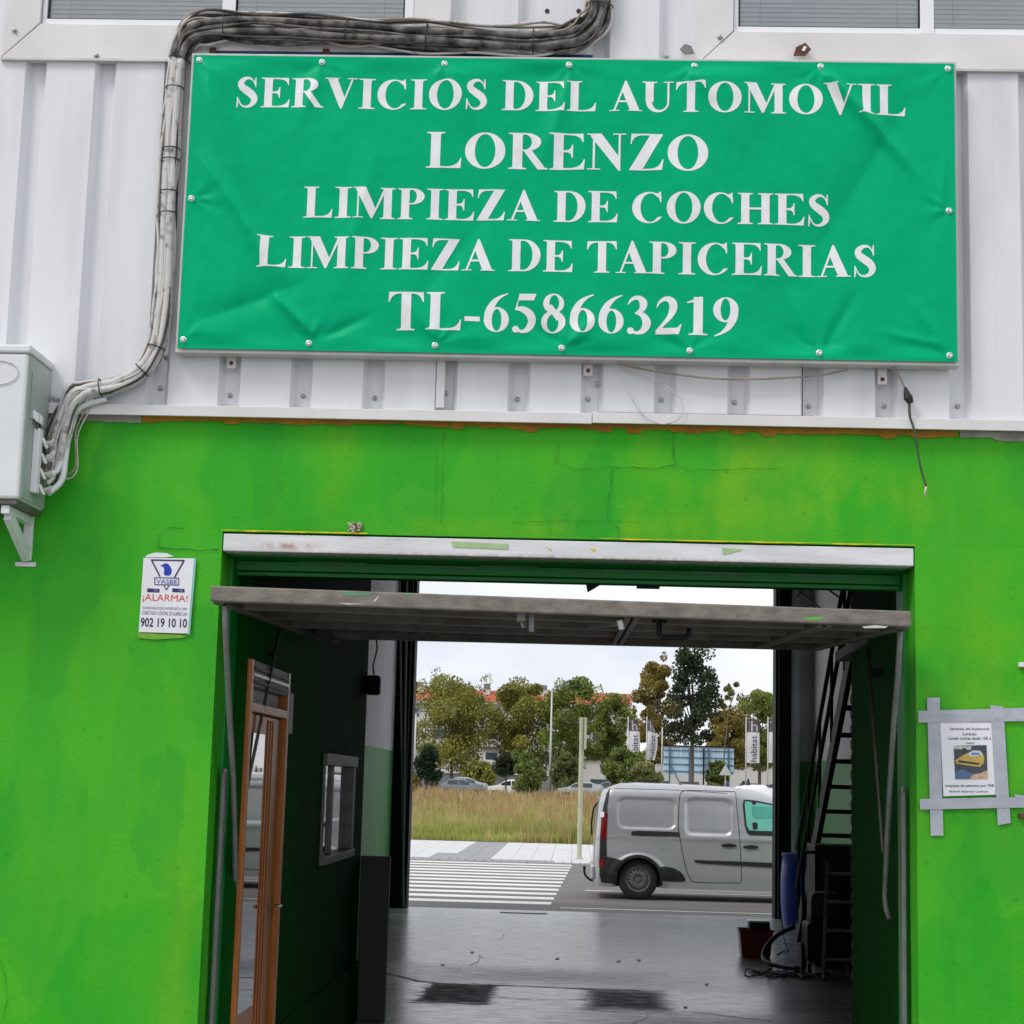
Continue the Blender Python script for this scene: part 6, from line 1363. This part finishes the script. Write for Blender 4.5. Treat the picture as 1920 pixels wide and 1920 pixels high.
def tree(name, label, x, y, zb, H, W, ctop, cbot, mat, seed, nl=2600, size=0.24, trunk=0.16, lobes=26, cat='tree', group=None, shape='round', lean=0.0, dens=5.5):
    rnd = random.Random(seed); t = thing(name, label, cat, (x, y, zb), group)
    tk = MB(); zc = zb+cbot; top = zb+H
    tk.tube([(x, y, zb-0.1),(x+lean*0.3, y, zb+cbot*0.5),(x+lean*0.6, y, zc+0.2),(x+lean, y, zc+(top-zc)*0.6)], [trunk*1.2, trunk, trunk*0.85, trunk*0.3], 8)
    cr = MB(); cents = []
    for k in range(lobes):
        f = (k+0.5)/lobes; h = f
        if shape == 'round': r = math.sin(math.pi*min(1, 0.12+0.84*h))**0.6
        elif shape == 'cone': r = (1-h)**0.75*0.95+0.08
        elif shape == 'column': r = 0.6+0.4*math.sin(math.pi*h)
        else: r = 0.5+0.5*math.sin(math.pi*(0.15+0.8*h))
        a = rnd.uniform(0, 6.283); rr = W/2*r*math.sqrt(rnd.uniform(0.05, 0.9))
        c = (x+lean*f+rr*math.cos(a), y+rr*math.sin(a)*0.9, zc+(top-zc)*(0.06+0.88*h)); cents.append(c)
        if k % 2 == 0 and shape != 'cone': tk.tube([(x+lean*0.5*f, y, zc+(c[2]-zc)*0.35), ((x+c[0])/2, (y+c[1])/2, zc+(c[2]-zc)*0.7), c], [trunk*0.38, trunk*0.25, trunk*0.08], 5)
    per = int(nl*dens)//lobes
    for c in cents:
        q = W*0.5*rnd.uniform(0.26, 0.54); leaves(cr, c, (q, q, q*0.78), per, size, rnd)
    for k in range(max(5, lobes//3)):      # stray sprigs that break the outline
        a = rnd.uniform(0, 6.283); h = rnd.uniform(0.25, 1.02); c = (x+lean*h+W*0.5*math.cos(a)*(1-0.5*max(0,h-0.5)), y+W*0.4*math.sin(a), zc+(top-zc)*h)
        leaves(cr, c, (W*0.08, W*0.08, W*0.12), per//6+4, size*0.9, rnd)
    tk.build('trunk', MT['bark'], t, smooth=True); cr.build('crown', mat, t, fix=False)
    return t
TG = 'trees beyond the field'
def T(px, py_top, py_bot, Y, wpx, mat, label, seed, zb=0.5, cb=None, **k):
    p = PY(px, py_top, Y); x = p.x; H = p.z-zb; sc_ = (Y+7.4)/FPX; W = wpx*sc_; cbz = PY(px, py_bot, Y).z-zb
    return tree(k.pop('name', 'plane_tree'), label, x, Y, zb, H, W, 0, max(0.1, cbz), LM[mat], seed, group=k.pop('group', TG), **k)
T(852,1274,1440,166,158,'olive','broad olive green plane tree before the red roofed flats, nearest the left opening edge',1, nl=3600, lobes=34)
T(990,1276,1440,168,120,'olive','olive plane tree left of the tall lamp post',2, nl=3000, lobes=30)
T(1075,1272,1440,166,124,'green','greener plane tree just right of the tall lamp post',3, nl=3000, lobes=30)
T(1150,1302,1430,170,80,'green','plane tree crown between signpost and flags',4, nl=2200)
T(1228,1236,1440,160,84,'rust','reddish brown autumn tree behind the two left flags',5, nl=2600, size=0.25)
T(1300,1206,1402,98,100,'dark','tall dark leaved tree before the billboard',6, zb=0.3, nl=2600, size=0.21, trunk=0.13, lobes=36, shape='column', dens=2.6, name='dark_tree')
T(1366,1330,1450,158,90,'rust','rusty brown tree right of the billboard top',7, nl=2200, size=0.25)
T(1425,1294,1440,164,96,'green','light green tree behind the right hand flags',8, nl=2600)
T(1500,1290,1440,168,110,'olive','olive tree beyond the right rear door post',9, nl=2000)
T(720,1290,1440,168,110,'olive','olive tree beyond the left rear door post',10, nl=2000)
T(1350,1276,1330,130,26,'pale','thin pale branch tip rising beside the dark tree',21, nl=160, lobes=6, trunk=0.05, name='thin_sapling', size=0.3, lean=1.2)
T(801,1398,1478,140,58,'conifer','dense dark green conifer bush left of the grey saloon',11, nl=1800, size=0.15, dens=5, shape='cone', trunk=0.08, name='conifer_bush', group=None)
T(950,1415,1452,146,48,'dark','round clipped dark green lollipop tree above the white hatchback',12, nl=2400, dens=4, size=0.15, trunk=0.07, lobes=30, name='clipped_tree', group=None)
T(990,1410,1484,142,66,'fresh','bright green leaning bush hiding the rear of the white hatchback',13, nl=1700, size=0.26, shape='cone', trunk=0.06, name='green_bush', group=None)
T(1062,1410,1484,150,54,'pale','pale yellow green willowy bush right of the lamp post',14, nl=1300, size=0.26, trunk=0.05, name='pale_bush', group=None)
T(900,1430,1476,160,60,'olive','low olive shrub behind the parked cars',15, nl=1000, size=0.3, trunk=0.06, name='low_shrub', group=None)
T(774,1450,1486,120,22,'rust','small rusty shrub at the left edge of the field',16, nl=400, size=0.18, trunk=0.04, name='small_shrub', group=None)
T(1172,1405,1484,126,66,'fresh','leafy green bush below the left flag',17, nl=1700, size=0.24, trunk=0.06, name='leafy_bush', group=None)
T(1206,1432,1484,122,54,'pale','pale shrub below the second flag',18, nl=900, size=0.24, trunk=0.05, name='pale_shrub', group=None)
T(1345,1430,1480,118,40,'fresh','light green shrub under the right half of the billboard',19, nl=900, size=0.22, trunk=0.05, name='light_shrub', group=None)
# ================================================================ flats and low buildings
MT['bwall'] = M('white_render', (0.62,0.61,0.60), 0.8, var=0.06, vs=0.4)
MT['tile'] = M('red_roof_tile', lin(176,82,56), 0.8, var=0.2, vs=1.2, bump=0.3, bs=6)
MT['shopgrey'] = M('grey_shopfront', (0.20,0.21,0.21), 0.5, var=0.15, vs=0.6)
MT['shutter'] = M('roller_shutter', (0.46,0.46,0.45), 0.7, var=0.08)
MT['bglass'] = M('flat_window_glass', (0.08,0.10,0.12), 0.1, var=0.2, rvar=0)
BYY = 200.0
fx0_, fx1_ = PY(640,1440,BYY).x, PY(1175,1440,BYY).x; ez, rz_ = PY(790,1313,BYY).z, PY(790,1297,BYY+5).z
fl_ = thing('apartment_block', 'long white apartment block with red tiled roof behind the plane trees', 'building', ((fx0_+fx1_)/2, BYY, 0.4))
MB().box(fx0_, fx1_, BYY, BYY+12, 0.4, ez-0.3).build('wall', MT['bwall'], fl_)
MB().box(fx0_-0.4, fx1_+0.4, BYY-0.7, BYY+12.5, ez-0.3, ez).build('cornice', MT['bwall'], fl_)
rf = MB().prism([(fx0_-0.5, BYY-0.9, ez+0.002),(fx0_-0.5, BYY+6, rz_+0.4),(fx0_-0.5, BYY+13, ez+0.002)], (fx1_-fx0_+1.0, 0, 0)).build('roof', MT['tile'], fl_)
for px, w_ in ((778,0.42),(787,0.42),(848,0.4),(913,0.38),(948,0.42),(1020,0.4),(1100,0.4)):
    p = PY(px, 1300, BYY+4); MB().box(p.x-w_, p.x+w_, BYY+3.2, BYY+4.8, ez+0.6, rz_+0.55).build('chimney', MT['bwall'], rf); MB().box(p.x-w_*0.9, p.x+w_*0.9, BYY+3.1, BYY+4.9, rz_+0.551, rz_+1.05).build('chimney_cap', MT['shopgrey'], rf)
fh = (ez-0.3-3.2)/3.0
for f in range(3):
    z = 3.3+f*fh
    MB().box(fx0_-0.05, fx1_+0.05, BYY-0.10, BYY-0.001, z-0.12, z).build('string_course', MT['shutter'], fl_)
    k = 0; x = fx0_+1.2
    while x < fx1_-2:
        w_ = 1.5; g_ = MB().box(x, x+w_, BYY-0.06, BYY-0.002, z+0.75, z+2.25).build('window', MT['shutter'], fl_)
        sh_h = random.choice((0.3, 0.7, 1.0, 1.5)); MB().box(x+0.08, x+w_-0.08, BYY-0.075, BYY-0.061, z+0.8, z+2.2-sh_h*0.6).build('pane', MT['bglass'], g_)
        if k % 4 == 1:
            bl_ = MB().box(x-0.4, x+w_+0.4, BYY-1.1, BYY-0.101, z-0.1, z+0.05).build('balcony', MT['bwall'], fl_); MB().box(x-0.4, x+w_+0.4, BYY-1.1, BYY-1.04, z+0.051, z+0.95).build('parapet', MT['bwall'], bl_)
        x += 3.1; k += 1
MB().box(fx0_, fx1_, BYY-0.16, BYY-0.101, 0.4, 2.9).build('shopfront', MT['shopgrey'], fl_)
MB().box(fx0_, fx1_, BYY-0.35, BYY-0.161, 2.6, 3.05).build('fascia', MT['bwall'], fl_)
lx0_, lx1_ = PY(1090,1450,185).x, PY(1560,1450,185).x; lz = PY(1300,1428,185).z
lb_ = thing('low_building', 'low white commercial building under the trees behind the billboard', 'building', ((lx0_+lx1_)/2, 185, 0.4))
MB().box(lx0_, lx1_, 185, 193, 0.4, lz).build('wall', MT['bwall'], lb_); MB().box(lx0_-0.2, lx1_+0.2, 184.7, 193.2, lz, lz+0.35).build('parapet', MT['bwall'], lb_)
x = lx0_+1
while x < lx1_-3: MB().box(x, x+2.0, 184.93, 184.998, 1.1, 2.3).build('window', MT['bglass'], lb_); x += 3.2
# ================================================================ lamp posts, sign post, flags, billboard, warning sign
MT['galv'] = M('pale_galvanised_post', (0.55,0.56,0.56), 0.5, metal=0.2, var=0.08)
for px, ty, lab in ((1035,1292,'tall thin pale lamp post rising before the middle plane trees'), (780,1338,'pale lamp post at the left edge of the rear opening')):
    Y = 150; p = PY(px, ty, Y); zb_ = 0.46
    l_ = thing('lamp_post', lab, 'lamp post', (p.x, Y, zb_), 'lamp posts along the far street')
    MB().tube([(p.x, Y, zb_), (p.x, Y, (zb_+p.z)/2), (p.x, Y, p.z)], [0.12,0.10,0.06], 10).build('pole', MT['galv'], l_, smooth=True)
    MB().lathe((p.x, Y, zb_), [(0.2,0),(0.2,0.05),(0.12,0.1)], 10).build('base', MT['galv'], l_)
    MB().tube([(p.x, Y, p.z), (p.x+0.25, Y-0.2, p.z+0.15), (p.x+0.6, Y-0.6, p.z+0.2)], 0.04, 8).build('arm', MT['galv'], l_, smooth=True)
    MB().box(p.x+0.35, p.x+0.95, Y-1.0, Y-0.5, p.z+0.14, p.z+0.26).build('lantern', MT['shopgrey'], l_, bevel=0.04)
sp = PZ(1086, 1611, SWZ); Hs = PY(1091,1345,sp.y).z
MT['postm'] = M('cream_green_post', (0.42,0.43,0.30), 0.5, var=0.1, vs=3)
ps = thing('sign_post', 'cream green post with a traffic sign seen edge-on at the crossing', 'sign post', (sp.x, sp.y, SWZ))
MB().tube([(sp.x, sp.y, SWZ+0.002), (sp.x, sp.y, Hs)], 0.057, 14).build('post', MT['postm'], ps, smooth=True, autosm=50)
MB().lathe((sp.x, sp.y, SWZ+0.002), [(0.10,0),(0.10,0.02),(0.06,0.04)], 14).build('base_plate', MT['postm'], ps)
z0_, z1_ = PY(1097,1405,sp.y).z, PY(1097,1346,sp.y).z; xo = PY(1097.5,1380,sp.y).x
MB().box(xo-0.03, xo+0.03, sp.y-0.36, sp.y+0.36, z0_, z1_).build('sign_plate', MT['postm'], ps, bevel=0.012)
for z in (z0_+0.2, z1_-0.2): MB().box(sp.x+0.05, xo-0.028, sp.y-0.03, sp.y+0.03, z-0.02, z+0.02).build('clamp', MT['galv'], ps)
MT['flag'] = M('white_flag_cloth', (0.70,0.70,0.72), 0.7, var=0.04, vs=6, trans=0.3); MT['flagtop'] = M('brown_flag_top', (0.10,0.08,0.09), 0.7, var=0.1)
def flag(px, pyt, pyb, pxe, Y, lab, fold, seed):
    A = PY(px, pyt, Y); Bm = PY(px, pyb, Y); W_ = PY(pxe, pyt, Y).x-A.x; zb_ = field_z(min(Y,149))
    t = thing('flag', lab, 'flag', (A.x, Y, zb_), 'advertising flags by the billboard')
    MB().tube([(A.x, Y, zb_), (A.x, Y, A.z+0.15)], [0.055,0.04], 8).build('flagpole', MT['galv'], t, smooth=True)
    Hh = A.z-Bm.z
    def surf(u, v):                     # u across, v down
        x = A.x+0.06+W_*u*(1-fold*(0.5+0.5*math.sin(v*5+seed))*0.6)*(0.72+0.28*min(1, v*3) if fold > 0.1 else 1); y = Y+0.16*math.sin(u*5+v*3+seed)*(0.3+fold*2)+0.05*math.sin(v*9)
        return Vector((x, y, A.z-Hh*v-0.5*fold*u*(1-v)))
    k = 0.30
    MB().grid(10, 8, lambda u, v: tuple(surf(u, v*k))).build('flag_top', MT['flagtop'], t, smooth=True, fix=False)
    MB().grid(10, 24, lambda u, v: tuple(surf(u, k+v*(1-k)))).build('flag_cloth', MT['flag'], t, smooth=True, fix=False)
    MB().bar((A.x-0.02 if fold < 0.1 else A.x-0.9, Y, A.z+0.02), (A.x+W_ if fold < 0.1 else A.x+0.05, Y, A.z+0.03), 0.03, 0.03).build('flag_arm', MT['galv'], t)
    def wr(body, u0, u1, v0, v1, mat, rot):
        vs, fs = text_pts(body); mb = MB()
        for s in (-1,):
            mb.add([tuple(surf(u0+(u1-u0)*((1-b) if rot else a), v1-(v1-v0)*(a if rot else b))+Vector((0, -0.02, 0))) for a, b in vs], fs)
        mb.build('lettering', mat, t, fix=False)
    wr('habitat', 0.30, 0.80, k+0.08, 0.97, MT['navy'], True); wr('h', 0.34, 0.86, 0.04, k-0.02, MT['flag'], False)
    p0, p1, p2 = surf(0.10,0.08), surf(0.24,0.08), surf(0.17,0.04); MB().add([tuple(q+Vector((0,-0.02,0))) for q in (p0,p1,p2)], [(0,1,2)]).build('flag_mark', MT['flag'], t)
flag(1178,1347,1425,1200,130,'habitat flag on the pole nearest the signpost',0.12,0.4)
flag(1213,1347,1425,1232,130,'furled habitat flag on the second pole from the signpost',0.5,2.0)
flag(1399,1348,1430,1423,128,'fully spread habitat flag right of the billboard',0.03,1.0)
flag(1440,1348,1430,1464,128,'habitat flag half cut off by the right rear door post',0.03,1.6)
p = PY(1242,1350,132); fpz = field_z(132)
tag(MB().tube([(p.x,132,fpz),(p.x,132,p.z)], [0.06,0.045], 8).build('bare_pole', MT['galv'], None, smooth=True), 'bare pale flagpole standing at the left edge of the billboard', 'pole')
bbA, bbB = PY(1244,1399,140), PY(1376,1455,140); gz_ = field_z(140)
bb = thing('billboard', 'back of a wide pale blue billboard on a steel frame before the trees', 'billboard', ((bbA.x+bbB.x)/2, 140, gz_))
MT['bbblue'] = M('billboard_back_sheet', lin(176,204,222), 0.6, var=0.12, vs=0.8)
for k in range(4):
    xa = bbA.x+(bbB.x-bbA.x)*k/4; MB().box(xa+0.01, xa+(bbB.x-bbA.x)/4-0.01, 140, 140.06, bbB.z, bbA.z).build('back_sheet', MT['bbblue'], bb)
MB().box(bbA.x-0.05, bbB.x+0.05, 139.9, 140.1, bbA.z, bbA.z+0.1).build('top_rail', MT['dark'], bb)
for k in range(4): 
    z = bbB.z+(bbA.z-bbB.z)*(0.12+0.25*k); MB().box(bbA.x, bbB.x, 139.92, 139.97, z-0.03, z+0.03).build('frame_rail', M('steel_blue_frame', lin(70,100,130), 0.5) if k == 0 else bpy.data.materials['steel_blue_frame'], bb)
sbm = bpy.data.materials['steel_blue_frame']
for f in (0.09, 0.37, 0.57, 0.64, 0.92):
    x = bbA.x+(bbB.x-bbA.x)*f; MB().box(x-0.06, x+0.06, 139.78, 139.91, gz_, bbA.z-0.1).build('frame_post', sbm if f != 0.57 else MT['dark'], bb)
MB().bar((bbA.x+0.5, 139.7, bbB.z+1.0), (bbA.x+2.1, 138.9, gz_), 0.08, 0.08).build('prop', sbm, bb); MB().bar((bbB.x-0.5, 139.7, bbB.z+1.0), (bbB.x-1.9, 138.9, gz_), 0.08, 0.08).build('prop', sbm, bb)
wp = PY(1360,1445,110); zb_ = field_z(110); ts_ = thing('warning_sign', 'back of a small triangular road sign above the silver van roof', 'road sign', (wp.x, 110, zb_))
MB().tube([(wp.x,110,zb_),(wp.x,110,wp.z+0.3)], 0.03, 8).build('post', MT['galv'], ts_); MB().prism([(wp.x-0.4,109.96,wp.z-0.3),(wp.x+0.4,109.96,wp.z-0.3),(wp.x,109.96,wp.z+0.42)], (0,0.03,0)).build('triangle_plate', MT['galv'], ts_)
